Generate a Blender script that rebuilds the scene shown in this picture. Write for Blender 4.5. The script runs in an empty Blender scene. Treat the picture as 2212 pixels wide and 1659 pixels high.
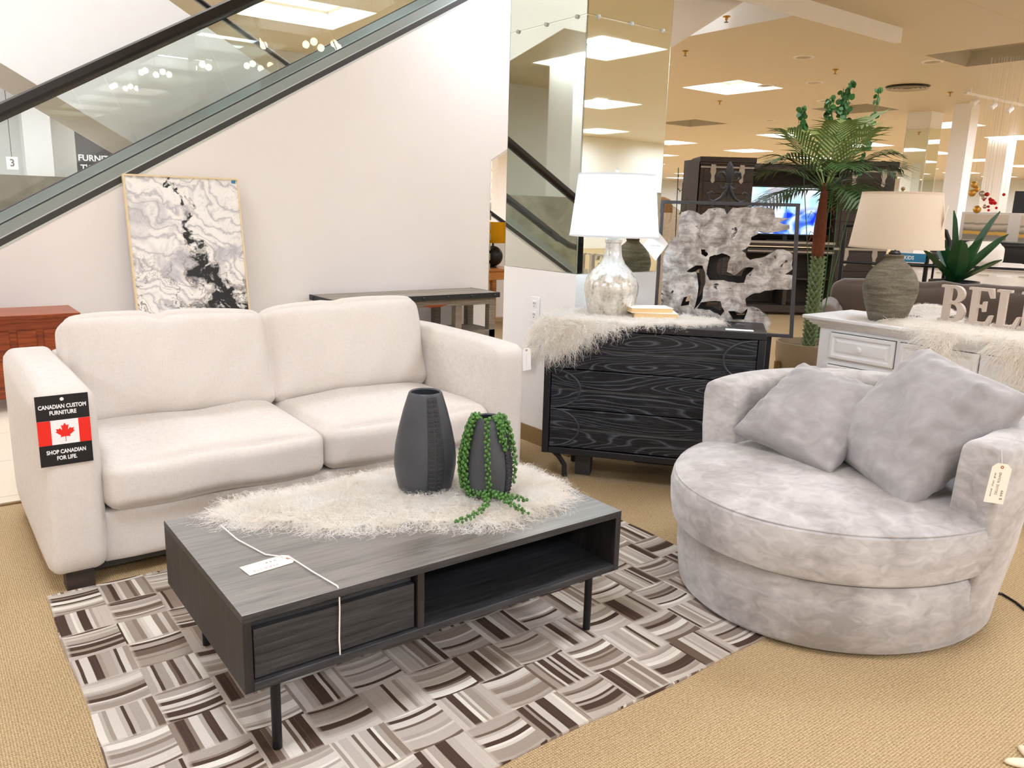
import bpy, bmesh, math, random
import numpy as np
from mathutils import Vector, Matrix
random.seed(7)
PI = math.pi
S = bpy.context.scene
COL = S.collection

# ------------------------------------------------------------------ helpers
def sr(h):
    """hex sRGB -> linear RGBA"""
    h = h.lstrip('#')
    o = []
    for i in (0, 2, 4):
        c = int(h[i:i+2], 16) / 255
        o.append(c / 12.92 if c <= .04045 else ((c + .055) / 1.055) ** 2.4)
    return (*o, 1)

class B:
    """mesh collector: several shapes become one mesh"""
    def __init__(s): s.v = []; s.f = []; s.m = []; s.uv = None
    def add(s, V, Fc, mi=0):
        o = len(s.v); s.v += [tuple(map(float, p)) for p in V]
        s.f += [tuple(i + o for i in f) for f in Fc]; s.m += [mi] * len(Fc); return s
    def box(s, x0, x1, y0, y1, z0, z1, mi=0):
        V = [(x, y, z) for z in (z0, z1) for y in (y0, y1) for x in (x0, x1)]
        return s.add(V, [(0, 2, 3, 1), (4, 5, 7, 6), (0, 1, 5, 4), (1, 3, 7, 5), (3, 2, 6, 7), (2, 0, 4, 6)], mi)
    def beam(s, a, b, w, h, up=(0, 0, 1), mi=0):
        a = Vector(a); b = Vector(b); d = (b - a).normalized(); u = Vector(up)
        r = d.cross(u); r = r.normalized() if r.length > 1e-6 else Vector((1, 0, 0)); u = r.cross(d)
        V = [p + r * x * w / 2 + u * y * h / 2 for p in (a, b) for x, y in ((-1, -1), (1, -1), (1, 1), (-1, 1))]
        return s.add(V, [(0, 1, 2, 3), (7, 6, 5, 4), (0, 4, 5, 1), (1, 5, 6, 2), (2, 6, 7, 3), (3, 7, 4, 0)], mi)
    def tube(s, P, r, n=10, mi=0, cap=True, flat=1.0):
        P = [Vector(p) for p in P]; k = len(P)
        R = r if hasattr(r, '__len__') else [r] * k
        V = []; prev = None
        for i, p in enumerate(P):
            t = (P[min(i + 1, k - 1)] - P[max(i - 1, 0)]).normalized()
            if prev is None:
                prev = t.orthogonal().normalized() if abs(t.z) < .9 else Vector((1, 0, 0))
            prev = (prev - t * prev.dot(t)); prev.normalize(); q = t.cross(prev)
            for j in range(n):
                a = 2 * PI * j / n
                V.append(p + prev * math.cos(a) * R[i] + q * math.sin(a) * R[i] * flat)
        Fc = [(i * n + j, i * n + (j + 1) % n, (i + 1) * n + (j + 1) % n, (i + 1) * n + j) for i in range(k - 1) for j in range(n)]
        if cap: Fc += [tuple(range(n))[::-1], tuple((k - 1) * n + j for j in range(n))]
        return s.add(V, Fc, mi)
    def lathe(s, prof, n=40, c=(0, 0, 0), mi=0, sx=1, sy=1, fn=None):
        V = []; k = len(prof)
        for i, (r, z) in enumerate(prof):
            for j in range(n):
                a = 2 * PI * j / n; rr = r * (fn(a, z) if fn else 1)
                V.append((c[0] + rr * sx * math.cos(a), c[1] + rr * sy * math.sin(a), c[2] + z))
        Fc = [(i * n + j, i * n + (j + 1) % n, (i + 1) * n + (j + 1) % n, (i + 1) * n + j) for i in range(k - 1) for j in range(n)]
        if prof[0][0] > 1e-5: Fc.append(tuple(range(n))[::-1])
        if prof[-1][0] > 1e-5: Fc.append(tuple((k - 1) * n + j for j in range(n)))
        return s.add(V, Fc, mi)
    def ring(s, prof, n=40, c=(0, 0, 0), mi=0):   # closed profile loop revolved
        V = []; k = len(prof)
        for r, z in prof:
            for j in range(n):
                a = 2 * PI * j / n; V.append((c[0] + r * math.cos(a), c[1] + r * math.sin(a), c[2] + z))
        Fc = [(i * n + j, i * n + (j + 1) % n, ((i + 1) % k) * n + (j + 1) % n, ((i + 1) % k) * n + j) for i in range(k) for j in range(n)]
        return s.add(V, Fc, mi)
    def prism(s, poly, d0, d1, f, mi=0):
        """extrude 2D poly (simple) between depths; f(u,v,d)->xyz"""
        n = len(poly)
        V = [f(u, v, d0) for u, v in poly] + [f(u, v, d1) for u, v in poly]
        Fc = [tuple(range(n))[::-1], tuple(range(n, 2 * n))] + [(i, (i + 1) % n, n + (i + 1) % n, n + i) for i in range(n)]
        return s.add(V, Fc, mi)
    def sphere(s, c, r, n=12, m=8, mi=0, sc=(1, 1, 1)):
        V = [(c[0], c[1], c[2] - r * sc[2])]
        for i in range(1, m):
            t = -PI / 2 + PI * i / m
            V += [(c[0] + r * sc[0] * math.cos(t) * math.cos(2 * PI * j / n), c[1] + r * sc[1] * math.cos(t) * math.sin(2 * PI * j / n), c[2] + r * sc[2] * math.sin(t)) for j in range(n)]
        V.append((c[0], c[1], c[2] + r * sc[2])); L = len(V) - 1
        Fc = [(0, 1 + (j + 1) % n, 1 + j) for j in range(n)]
        for i in range(m - 2):
            Fc += [(1 + i * n + j, 1 + i * n + (j + 1) % n, 1 + (i + 1) * n + (j + 1) % n, 1 + (i + 1) * n + j) for j in range(n)]
        Fc += [(1 + (m - 2) * n + j, 1 + (m - 2) * n + (j + 1) % n, L) for j in range(n)]
        return s.add(V, Fc, mi)
    def grid(s, fn, nu, nv, mi=0):
        V = [fn(i / nu, j / nv) for j in range(nv + 1) for i in range(nu + 1)]
        w = nu + 1
        return s.add(V, [(j * w + i, j * w + i + 1, (j + 1) * w + i + 1, (j + 1) * w + i) for j in range(nv) for i in range(nu)], mi)
    def xf(s, M):
        s.v = [tuple(M @ Vector(p)) for p in s.v]; return s
    def mesh(s, name):
        me = bpy.data.meshes.new(name); me.from_pydata(s.v, [], s.f)
        if any(s.m): me.polygons.foreach_set('material_index', s.m)
        me.update(); return me

def obj(name, b, mats, parent=None, bevel=0, smooth=True, sub=0, seg=2, loc=None, label=None, angle=40, fixn=True):
    me = b.mesh(name) if isinstance(b, B) else b
    if fixn and isinstance(b, B):
        bm = bmesh.new(); bm.from_mesh(me); bmesh.ops.recalc_face_normals(bm, faces=bm.faces); bm.to_mesh(me); bm.free()
    o = bpy.data.objects.new(name, me); COL.objects.link(o)
    for m in (mats if isinstance(mats, (list, tuple)) else [mats]): me.materials.append(m)
    if parent is not None: o.parent = parent
    if loc: o.location = loc
    if smooth:
        me.polygons.foreach_set('use_smooth', [True] * len(me.polygons))
        try: me.set_sharp_from_angle(angle=math.radians(angle))
        except Exception: pass
    if bevel:
        md = o.modifiers.new('bevel', 'BEVEL'); md.width = bevel; md.segments = seg; md.limit_method = 'ANGLE'; md.angle_limit = math.radians(40); md.harden_normals = False
    if sub:
        md = o.modifiers.new('sub', 'SUBSURF'); md.levels = sub; md.render_levels = sub
    if label: o['label'] = label
    return o

def tag(o, label, cat, group=None, kind=None):
    o['label'] = label; o['category'] = cat
    if group: o['group'] = group
    if kind: o['kind'] = kind
    return o
def thing(name, label, cat, loc=(0, 0, 0), rotz=0, group=None):
    o = bpy.data.objects.new(name, None); COL.objects.link(o); o.empty_display_size = .1
    o.location = loc; o.rotation_euler = (0, 0, rotz)
    return tag(o, label, cat, group)
def struct(name, b, m, parent=None, **k):
    o = obj(name, b, m, parent, **k)
    if parent is None: o['kind'] = 'structure'
    return o
def dup(root, loc, rotz=None, label=None, group=None):
    r = root.copy(); COL.objects.link(r); r.location = loc
    if rotz is not None: r.rotation_euler = (0, 0, rotz)
    if label: r['label'] = label
    if group: r['group'] = group
    for ch in list(root.children):
        c = ch.copy(); COL.objects.link(c); c.parent = r
        for g in ch.children:
            d = g.copy(); COL.objects.link(d); d.parent = c
    return r

def rbox(sx, sy, sz, r, n=20, bulge=(0, 0, 0), fn=None):
    """rounded upholstery block centred on origin; sizes full; bulge per axis"""
    b = B(); h = np.array([sx, sy, sz]) / 2
    rr = min(r, *(h * .999))
    def pt(p):
        p = np.array(p); P = p * h; inner = np.clip(P, -(h - rr), h - rr); d = P - inner; L = np.linalg.norm(d)
        q = inner + d / L * rr if L > 1e-9 else P
        k = (1 - p[0] ** 4, 1 - p[1] ** 4, 1 - p[2] ** 4)
        q = q + np.array([bulge[0] * p[0] * abs(p[0]) * k[1] * k[2], bulge[1] * p[1] * abs(p[1]) * k[0] * k[2], bulge[2] * p[2] * abs(p[2]) * k[0] * k[1]])
        if fn: q = fn(p, q)
        return tuple(q)
    t = lambda i: -math.cos(PI * i / n) * .35 + (2 * i / n - 1) * .65     # denser at edges
    for ax in range(3):
        for sg in (-1, 1):
            def f(u, v, ax=ax, sg=sg):
                a, c = t(u * n), t(v * n); p = [0, 0, 0]; p[ax] = sg; p[(ax + 1) % 3] = a; p[(ax + 2) % 3] = c
                return pt(p)
            b.grid(f, n, n)
    return b
def weld(o, d=1e-4):
    bm = bmesh.new(); bm.from_mesh(o.data); bmesh.ops.remove_doubles(bm, verts=bm.verts, dist=d)
    bmesh.ops.recalc_face_normals(bm, faces=bm.faces); bm.to_mesh(o.data); bm.free()
    o.data.polygons.foreach_set('use_smooth', [True] * len(o.data.polygons)); return o
def text_b(s, size, width=None, depth=.0006, align='CENTER', bold=0.0):
    """lettering as a mesh collector lying in the XY plane"""
    cu = bpy.data.curves.new('t', 'FONT'); cu.body = s; cu.size = size; cu.align_x = align; cu.align_y = 'CENTER'; cu.extrude = depth / 2; cu.offset = bold; cu.resolution_u = 3
    o = bpy.data.objects.new('t', cu); COL.objects.link(o)
    bpy.context.view_layer.update()
    me = bpy.data.meshes.new_from_object(o.evaluated_get(bpy.context.evaluated_depsgraph_get()))
    b = B(); V = [tuple(v.co) for v in me.vertices]
    if width:
        xs = [v[0] for v in V]; k = width / (max(xs) - min(xs)); V = [(v[0] * k, v[1], v[2]) for v in V]
    b.add(V, [tuple(p.vertices) for p in me.polygons])
    bpy.data.objects.remove(o); bpy.data.curves.remove(cu); bpy.data.meshes.remove(me)
    return b
def fill(polys, d, f, side=0):
    """solid from an outline and holes (2D), thickness d; f(u,v,w)->xyz"""
    bm = bmesh.new(); E = []
    for P in polys:
        vs = [bm.verts.new((u, v, 0)) for u, v in P]
        E += [bm.edges.new((vs[i], vs[(i + 1) % len(vs)])) for i in range(len(vs))]
    bmesh.ops.triangle_fill(bm, edges=E, use_beauty=True, use_dissolve=False)
    bm.verts.ensure_lookup_table(); bm.verts.index_update()
    V = [(v.co.x, v.co.y) for v in bm.verts]; T = [tuple(v.index for v in fc.verts) for fc in bm.faces]
    bd = [tuple(v.index for v in e.verts) for e in bm.edges if len(e.link_faces) == 1]; bm.free()
    n = len(V); b = B()
    b.add([f(u, v, 0) for u, v in V] + [f(u, v, d) for u, v in V], T + [tuple(n + i for i in t[::-1]) for t in T] + [])
    b.add([f(u, v, 0) for u, v in V] + [f(u, v, d) for u, v in V], [(a, c, n + c, n + a) for a, c in bd], side)
    return b

def strands(roots, dirs, L, width, segs, curl, droop, seed, clump=20, floor=None):
    """curly wool: flat tapered ribbons. roots,dirs (n,3); returns V,F arrays"""
    rg = np.random.default_rng(seed); n = len(roots)
    cell = .016; q = np.floor(roots / cell + rg.normal(0, .28, (n, 3))).astype(np.int64); key = (q[:, 0] * 73856093) ^ (q[:, 1] * 19349663) ^ (q[:, 2] * 83492791); _, g = np.unique(key, return_inverse=True); g = g.ravel()   # neighbouring fibres share a lock
    ng = g.max() + 1; ph = rg.uniform(0, 2 * PI, ng)[g] + rg.normal(0, .35, n); fr = rg.uniform(1.0, 2.2, ng)[g]
    lean = rg.normal(0, .6, (ng, 3))[g] + rg.normal(0, .25, (n, 3)); lean[:, 2] *= .3; L = L * rg.uniform(.7, 1.22, ng)[g]
    d = dirs + lean; d /= np.linalg.norm(d, axis=1)[:, None]
    a = np.cross(d, rg.normal(0, 1, (n, 3))); a /= np.linalg.norm(a, axis=1)[:, None]; c = np.cross(d, a)
    side = np.cross(d, rg.normal(0, 1, (n, 3))); side /= np.linalg.norm(side, axis=1)[:, None]
    V = np.zeros((n, segs + 1, 2, 3)); LL = L * rg.uniform(.6, 1.25, n)
    for k in range(segs + 1):
        t = k / segs
        am = curl * t * LL
        p = roots + d * (LL * t)[:, None] + a * (am * np.sin(ph + fr * 2 * PI * t))[:, None] + c * (am * np.cos(ph + fr * 2 * PI * t) - am * np.cos(ph))[:, None]
        p[:, 2] -= droop * LL * t * t
        if floor is not None: p = floor(p)
        w = width * (1 - .75 * t) * .5
        V[:, k, 0] = p - side * w; V[:, k, 1] = p + side * w
    base = (np.arange(n) * (segs + 1) * 2)[:, None]
    F_ = np.concatenate([base + np.array([[2 * k, 2 * k + 1, 2 * k + 3, 2 * k + 2]]) for k in range(segs)], 0)
    return V.reshape(-1, 3), F_
def big_mesh(name, parts):
    vs = np.concatenate([p[0] for p in parts]); off = 0; fs = []
    for p in parts: fs.append(p[1] + off); off += len(p[0])
    fs = np.concatenate(fs); me = bpy.data.meshes.new(name)
    me.vertices.add(len(vs)); me.vertices.foreach_set('co', vs.astype(np.float32).ravel())
    me.loops.add(fs.size); me.loops.foreach_set('vertex_index', fs.astype(np.int32).ravel())
    me.polygons.add(len(fs)); me.polygons.foreach_set('loop_start', np.arange(0, fs.size, 4, dtype=np.int32))
    me.update(calc_edges=True); me.validate(); return me
def inpoly(x, y, P):
    P = np.asarray(P); ins = np.zeros(len(x), bool); j = len(P) - 1
    for i in range(len(P)):
        xi, yi = P[i]; xj, yj = P[j]
        c = ((yi > y) != (yj > y)) & (x < (xj - xi) * (y - yi) / (yj - yi + 1e-12) + xi)
        ins ^= c; j = i
    return ins
def dist_poly(x, y, P):
    P = np.asarray(P); dmin = np.full(len(x), 9.); gx = np.zeros(len(x)); gy = np.zeros(len(x))
    for i in range(len(P)):
        a = P[i]; b = P[(i + 1) % len(P)]; e = b - a
        t = np.clip(((x - a[0]) * e[0] + (y - a[1]) * e[1]) / (e @ e), 0, 1)
        px = a[0] + t * e[0]; py = a[1] + t * e[1]; d = np.hypot(x - px, y - py); m = d < dmin
        dmin[m] = d[m]; gx[m] = (px - x)[m]; gy[m] = (py - y)[m]
    L = np.hypot(gx, gy) + 1e-9
    return dmin, gx / L, gy / L

# ------------------------------------------------------------------ materials
class NT:
    def __init__(s, name):
        s.m = bpy.data.materials.new(name); s.m.use_nodes = True; s.t = s.m.node_tree; s.t.nodes.clear()
        s.out = s.n('ShaderNodeOutputMaterial')
    def n(s, typ, **k):
        nd = s.t.nodes.new(typ)
        for a, v in k.items(): setattr(nd, a, v)
        return nd
    def put(s, sock, v):
        if isinstance(v, bpy.types.NodeSocket): s.t.links.new(v, sock)
        elif isinstance(v, bpy.types.Node): s.t.links.new(v.outputs[0], sock)
        elif v is not None: sock.default_value = v
    def math(s, op, a, b=None, c=None, clamp=False):
        nd = s.n('ShaderNodeMath', operation=op); nd.use_clamp = clamp
        for i, v in enumerate((a, b, c)): s.put(nd.inputs[i], v)
        return nd.outputs[0]
    def coord(s, which='Object', scale=(1, 1, 1), rot=(0, 0, 0), loc=(0, 0, 0)):
        t = s.n('ShaderNodeTexCoord'); mp = s.n('ShaderNodeMapping'); s.put(mp.inputs[0], t.outputs[which])
        mp.inputs['Scale'].default_value = scale; mp.inputs['Rotation'].default_value = rot; mp.inputs['Location'].default_value = loc
        return mp.outputs[0]
    def noise(s, vec, scale, detail=3, rough=.5, dist=0):
        nd = s.n('ShaderNodeTexNoise'); s.put(nd.inputs['Vector'], vec)
        nd.inputs['Scale'].default_value = scale; nd.inputs['Detail'].default_value = detail; nd.inputs['Roughness'].default_value = rough; nd.inputs['Distortion'].default_value = dist
        return nd.outputs[0]
    def ramp(s, f, stops, interp='LINEAR'):
        nd = s.n('ShaderNodeValToRGB'); s.put(nd.inputs[0], f); e = nd.color_ramp.elements; nd.color_ramp.interpolation = interp
        while len(e) < len(stops): e.new(.5)
        for x, (p, c) in zip(e, stops): x.position = p; x.color = sr(c) if isinstance(c, str) else (c, c, c, 1)
        return nd.outputs[0]
    def mix(s, f, a, b, bt='MIX'):
        nd = s.n('ShaderNodeMix', data_type='RGBA', blend_type=bt); s.put(nd.inputs[0], f); s.put(nd.inputs[6], a); s.put(nd.inputs[7], b); return nd.outputs[2]
    def bump(s, h, strength=.3, dist=.002):
        nd = s.n('ShaderNodeBump'); s.put(nd.inputs['Height'], h); nd.inputs['Strength'].default_value = strength; nd.inputs['Distance'].default_value = dist; return nd.outputs[0]
    def pbr(s, col, rough=.6, metal=0, spec=.5, bump=None, sheen=0, sub=0, trans=0, emit=None, es=0, coat=0, ior=1.5):
        p = s.n('ShaderNodeBsdfPrincipled'); I = p.inputs; I['IOR'].default_value = ior
        s.put(I['Base Color'], sr(col) if isinstance(col, str) else col); s.put(I['Roughness'], rough); s.put(I['Metallic'], metal); s.put(I['Specular IOR Level'], spec)
        if bump is not None: s.put(I['Normal'], bump)
        if sheen: I['Sheen Weight'].default_value = sheen; I['Sheen Roughness'].default_value = .4
        if trans: I['Transmission Weight'].default_value = trans
        if coat: I['Coat Weight'].default_value = coat; I['Coat Roughness'].default_value = .15
        if emit is not None: s.put(I['Emission Color'], sr(emit) if isinstance(emit, str) else emit); I['Emission Strength'].default_value = es
        s.put(s.out.inputs[0], p.outputs[0]); s.p = p; return s.m
def simple(name, col, rough=.6, metal=0, var=.08, scale=30, bump=.0, **k):
    """one colour with a little procedural variation"""
    t = NT(name); v = t.coord(); nz = t.noise(v, scale, 3)
    c = sr(col); lo = tuple(x * (1 - var) for x in c[:3]) + (1,); hi = tuple(min(1, x * (1 + var)) for x in c[:3]) + (1,)
    return t.pbr(t.mix(nz, lo, hi), rough, metal, bump=t.bump(nz, bump, .003) if bump else None, **k)
def emitter(name, col, st):
    t = NT(name); e = t.n('ShaderNodeEmission'); e.inputs[0].default_value = sr(col); e.inputs[1].default_value = st
    t.put(t.out.inputs[0], e.outputs[0]); return t.m
M = {}
def mats():
    # carpet: looped tan broadloom
    t = NT('carpet'); v = t.coord()
    w1 = t.n('ShaderNodeTexWave', bands_direction='X'); t.put(w1.inputs[0], v); w1.inputs['Scale'].default_value = 46; w1.inputs['Distortion'].default_value = 2.5; w1.inputs['Detail Scale'].default_value = 8
    w2 = t.n('ShaderNodeTexWave', bands_direction='Y'); t.put(w2.inputs[0], v); w2.inputs['Scale'].default_value = 40; w2.inputs['Distortion'].default_value = 2.5; w2.inputs['Detail Scale'].default_value = 8
    loop = t.math('MULTIPLY', w1.outputs[1], w2.outputs[1]); nz = t.noise(v, 160, 2); big = t.noise(v, 1.6, 4)
    f = t.math('ADD', t.math('MULTIPLY', loop, .45), t.math('MULTIPLY', nz, .65))
    c = t.ramp(f, [(.2, '86704f'), (.48, 'c0a67d'), (.75, 'dfcbaa')])
    c = t.mix(t.math('MULTIPLY', big, .3), c, sr('a98a5c'))
    M['carpet'] = t.pbr(c, .95, spec=.1, bump=t.bump(f, .6, .004))
    t = NT('tile'); v = t.coord(); br = t.n('ShaderNodeTexBrick'); t.put(br.inputs[0], v); br.offset = 0
    for k, x in (('Scale', 1.0), ('Mortar Size', .004), ('Brick Width', .6), ('Row Height', .6)): br.inputs[k].default_value = x
    br.inputs['Color1'].default_value = sr('efe3cf'); br.inputs['Color2'].default_value = sr('eaddc6'); br.inputs['Mortar'].default_value = sr('cfc0a6')
    M['tile'] = t.pbr(br.outputs[0], .25)
    t = NT('ceiling paint'); v = t.coord(); br = t.n('ShaderNodeTexBrick'); t.put(br.inputs[0], v); br.offset = 0
    for k, x in (('Scale', 1.0), ('Mortar Size', .006), ('Brick Width', 4.752), ('Row Height', 5.185)): br.inputs[k].default_value = x
    br.inputs['Color1'].default_value = br.inputs['Color2'].default_value = sr('d9c9aa'); br.inputs['Mortar'].default_value = sr('c6b594')
    M['ceiling'] = t.pbr(t.mix(t.math('MULTIPLY', t.noise(v, .8, 4), .25), br.outputs[0], sr('d2c09e')), .45)
    M['wall'] = simple('wall paint', 'f0ebe8', .5, var=.02, scale=3)
    M['white'] = simple('white paint', 'f2efec', .45, var=.02, scale=8)
    M['whitewood'] = simple('white lacquer', 'fcfcff', .35, var=.02, scale=20)
    M['greywall'] = simple('pale grey wall', 'd6d6d2', .6, var=.03, scale=3)
    M['brownbase'] = simple('brown rubber base', '8a6f47', .5)
    t = NT('linen'); v = t.coord('Object', (1, 1, 1)); a = t.noise(t.coord('Object', (14, 14, 260)), 3, 3); b2 = t.noise(t.coord('Object', (260, 14, 14)), 3, 3)
    f = t.math('ADD', t.math('MULTIPLY', a, .5), t.math('MULTIPLY', b2, .5)); big = t.noise(v, 7, 3)
    c = t.ramp(f, [(.3, 'cfc5bb'), (.5, 'dad2ca'), (.7, 'e3dcd5')]); c = t.mix(t.math('MULTIPLY', big, .2), c, sr('d6cdc2'))
    M['linen'] = t.pbr(c, .9, spec=.15, sheen=.15, bump=t.bump(f, .25, .0015))
    def velvet(name, lo, md, hi):
        t = NT(name); v = t.coord(); n1 = t.noise(v, 2.6, 4, .55, .4); n2 = t.noise(t.coord('Object', (1, 1, 1.8)), 15, 3, .55, .8); n3 = t.noise(v, 400, 2)
        f = t.math('ADD', t.math('MULTIPLY', n1, .6), t.math('MULTIPLY', n2, .4))
        c = t.ramp(f, [(.38, lo), (.49, md), (.6, hi)])
        return t.pbr(c, .8, spec=.2, sheen=.5, bump=t.bump(t.math('ADD', n3, t.math('MULTIPLY', n2, .5)), .12, .002))
    M['velvet'] = velvet('grey crushed velvet', '9c9692', 'b3aeab', 'c9c5c2')
    M['velvet2'] = velvet('grey pillow velvet', '959190', 'a09c9b', 'abA7a6')
    def wood(name, cols, axis, rough=.45, sc=1.0, spec=.4, dist=6, bs=.25, ior=1.5):
        t = NT(name); s3 = [75 * sc] * 3; s3[axis] = 5.0 * sc
        a = t.noise(t.coord('Object', tuple(s3)), 1.0, 5, .65, .4)
        s4 = [9 * sc] * 3; s4[axis] = .7 * sc; g = t.noise(t.coord('Object', tuple(s4)), 1.0, 3, .5, .6)
        f = t.math('ADD', t.math('MULTIPLY', a, .65), t.math('MULTIPLY', g, .35))
        c = t.ramp(f, [(.33, cols[0]), (.5, cols[1]), (.66, cols[2])])
        return t.pbr(c, rough, spec=spec, bump=t.bump(f, bs, .002), ior=ior)
    M['wood'] = wood
    M['cttop'] = wood('charcoal oak top sheen', ('2e2b28', '67615b', '7c766e'), 0, .42, 1.0, .8, ior=2.0)  # same oak lightened for ceiling sheen on top; side tones are darker copies
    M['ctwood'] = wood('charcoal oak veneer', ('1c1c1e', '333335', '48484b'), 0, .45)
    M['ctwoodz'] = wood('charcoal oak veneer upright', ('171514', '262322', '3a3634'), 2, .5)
    M['cherry'] = wood('cherry wood', ('5c2410', '8a3d1a', 'a85628'), 0, .35)
    M['orangewood'] = wood('honey pine', ('9a5a22', 'bf7b38', 'd09250'), 0, .4)
    M['rustic'] = wood('weathered grey wood', ('6b6256', '877d70', 'a0968a'), 0, .7)
    M['darkplank'] = wood('dark brown plank', ('2b221c', '3a3028', '463a30'), 0, .6, bs=.4)
    M['darkstain'] = wood('stained stand wood', ('5a4326', '76592f', '8d6d3d'), 2, .5)
    # cerused black oak with cathedral grain
    t = NT('black cerused oak'); v = t.coord('Object', (1, 1, 1))
    cont = t.noise(t.coord('Object', (1.15, 1, 7.5), loc=(3.1, 0, 1.7)), 1.0, 1.6, .35, .2); fr_ = t.math('FRACT', t.math('MULTIPLY', cont, 22.0))
    fine = t.noise(t.coord('Object', (9, 30, 420)), 1, 3, .6)
    l = t.ramp(fr_, [(.0, .9), (.12, 0.0), (.8, 0.0), (1.0, .9)]); l2 = t.ramp(fine, [(.55, 0.0), (.72, .6)])
    f = t.math('MAXIMUM', t.math('MULTIPLY', l, t.ramp(fine, [(.3, .45), (.6, 1.0)])), l2)
    c = t.mix(f, sr('080a11'), sr('60646f'))
    M['blackoak'] = t.pbr(c, .38, spec=.5, bump=t.bump(f, .25, .001))
    M['arcoak'] = simple('oak edge highlight', '34363c', .35, var=.3, scale=60)  # highlight along the drawer arcs put into a lighter oak colour
    M['blackpaint'] = simple('black oak case', '1b1b20', .35, var=.3, scale=60)
    M['blackmetal'] = simple('black powder coat', '141416', .4, .3)
    M['iron'] = simple('dark wrought iron', '3a3a3c', .45, .6, var=.2)
    M['greymetal'] = simple('dark grey metal bar', '47464a', .45, .5)
    M['strap'] = simple('brushed strap hinge', 'a49a8b', .45, .5, var=.15)
    M['deck'] = simple('satin grey deck', '8f9792', .35, .2, var=.05)
    M['alu'] = simple('brushed aluminium', 'c4c9c4', .35, .35, var=.05)
    M['gold'] = simple('pale gold frame', 'e3cfa6', .4, .4)
    M['brass'] = simple('brass', 'c89b3c', .3, .9)
    M['rubber'] = simple('black handrail rubber', '17120f', .3)
    # mirror with a faint green cast
    t = NT('mirror glass'); M['mirror'] = t.pbr('dfe6dc', .015, 1.0)
    t = NT('mirror bevel'); M['bevel'] = t.pbr('e8efe6', .08, 1.0)
    def thin(name, tint, refl, fac):
        t = NT(name); fr = t.n('ShaderNodeFresnel'); fr.inputs[0].default_value = fac
        tr = t.n('ShaderNodeBsdfTransparent'); tr.inputs[0].default_value = sr(tint); gl = t.n('ShaderNodeBsdfGlossy'); gl.inputs['Roughness'].default_value = .01; gl.inputs[0].default_value = (refl,) * 3 + (1,)
        mx = t.n('ShaderNodeMixShader'); t.put(mx.inputs[0], fr.outputs[0]); t.put(mx.inputs[1], tr.outputs[0]); t.put(mx.inputs[2], gl.outputs[0]); t.put(t.out.inputs[0], mx.outputs[0]); return t.m
    M['glass'] = thin('balustrade glass', 'f7fbf9', 1.0, 1.6)
    M['clear'] = thin('clear bulb glass', 'f3ead8', .9, 1.5)
    # wool
    t = NT('white sheepskin wool'); v = t.coord(); c = t.ramp(t.noise(v, 9, 3), [(.3, 'fbf5ec'), (.7, 'fffdf9')]); 
    d1 = t.n('ShaderNodeBsdfDiffuse'); d2 = t.n('ShaderNodeBsdfTranslucent'); t.put(d1.inputs[0], c); t.put(d2.inputs[0], c); mx = t.n('ShaderNodeMixShader'); mx.inputs[0].default_value = .55
    t.put(mx.inputs[1], d1.outputs[0]); t.put(mx.inputs[2], d2.outputs[0]); t.put(t.out.inputs[0], mx.outputs[0]); M['wool'] = t.m
    # ceramic
    t = NT('black leatherlike ceramic'); v = t.coord(); M['vase'] = t.pbr(t.ramp(t.noise(v, 6, 3), [(.3, '3d3f43'), (.7, '4b4d51')]), .42, spec=.4, bump=t.bump(t.noise(v, 500, 2), .08, .001))
    M['vasedark'] = simple('vase stitch leather', '2c2d30', .6, var=.25, scale=90, bump=.4)
    t = NT('mercury glass'); v = t.coord(); n1 = t.noise(t.coord('Object', (30, 30, 6)), 1, 4, .6); n2 = t.noise(v, 60, 4, .65)
    c = t.ramp(t.math('ADD', t.math('MULTIPLY', n1, .5), t.math('MULTIPLY', n2, .5)), [(.36, 'a09a8c'), (.46, 'd2cdc2'), (.6, 'e8e5dd')])
    M['mercury'] = t.pbr(c, .22, .35, coat=.5)
    t = NT('olive grey stoneware'); v = t.coord(); n1 = t.noise(t.coord('Object', (6, 6, 46)), 1, 4, .65); n2 = t.noise(v, 90, 3)
    M['stoneware'] = t.pbr(t.ramp(t.math('ADD', t.math('MULTIPLY', n1, .75), t.math('MULTIPLY', n2, .25)), [(.32, '4f4a3c'), (.5, '716a5a'), (.68, '918a79')]), .7, bump=t.bump(n1, .4, .004))
    M['taupepot'] = simple('taupe ceramic pot', '9b8568', .6, var=.06, scale=80)
    def shade(name, col, tl):
        t = NT(name); v = t.coord(); d = t.n('ShaderNodeBsdfDiffuse'); c = t.mix(t.noise(t.coord('Object', (40, 40, 300)), 2, 2), sr(col), tuple(x * .94 for x in sr(col)[:3]) + (1,)); t.put(d.inputs[0], c)
        tr = t.n('ShaderNodeBsdfTranslucent'); t.put(tr.inputs[0], c); mx = t.n('ShaderNodeMixShader'); mx.inputs[0].default_value = tl
        t.put(mx.inputs[1], d.outputs[0]); t.put(mx.inputs[2], tr.outputs[0]); t.put(t.out.inputs[0], mx.outputs[0]); return t.m
    M['shadewhite'] = shade('white linen shade', 'f4f4f4', .5); M['shadebeige'] = shade('cream linen shade', 'f1e2cd', .35); M['shadeyellow'] = shade('mustard shade', 'd49a1c', .4)
    # foliage
    M['pearl'] = simple('succulent bead green', '4c7a34', .45, var=.35, scale=60, spec=.5)
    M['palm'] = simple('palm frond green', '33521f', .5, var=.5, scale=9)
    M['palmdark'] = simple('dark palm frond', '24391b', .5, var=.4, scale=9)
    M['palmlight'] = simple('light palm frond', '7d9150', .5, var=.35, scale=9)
    M['euca'] = simple('round leaf green', '356b33', .5, var=.5, scale=12)
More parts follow.
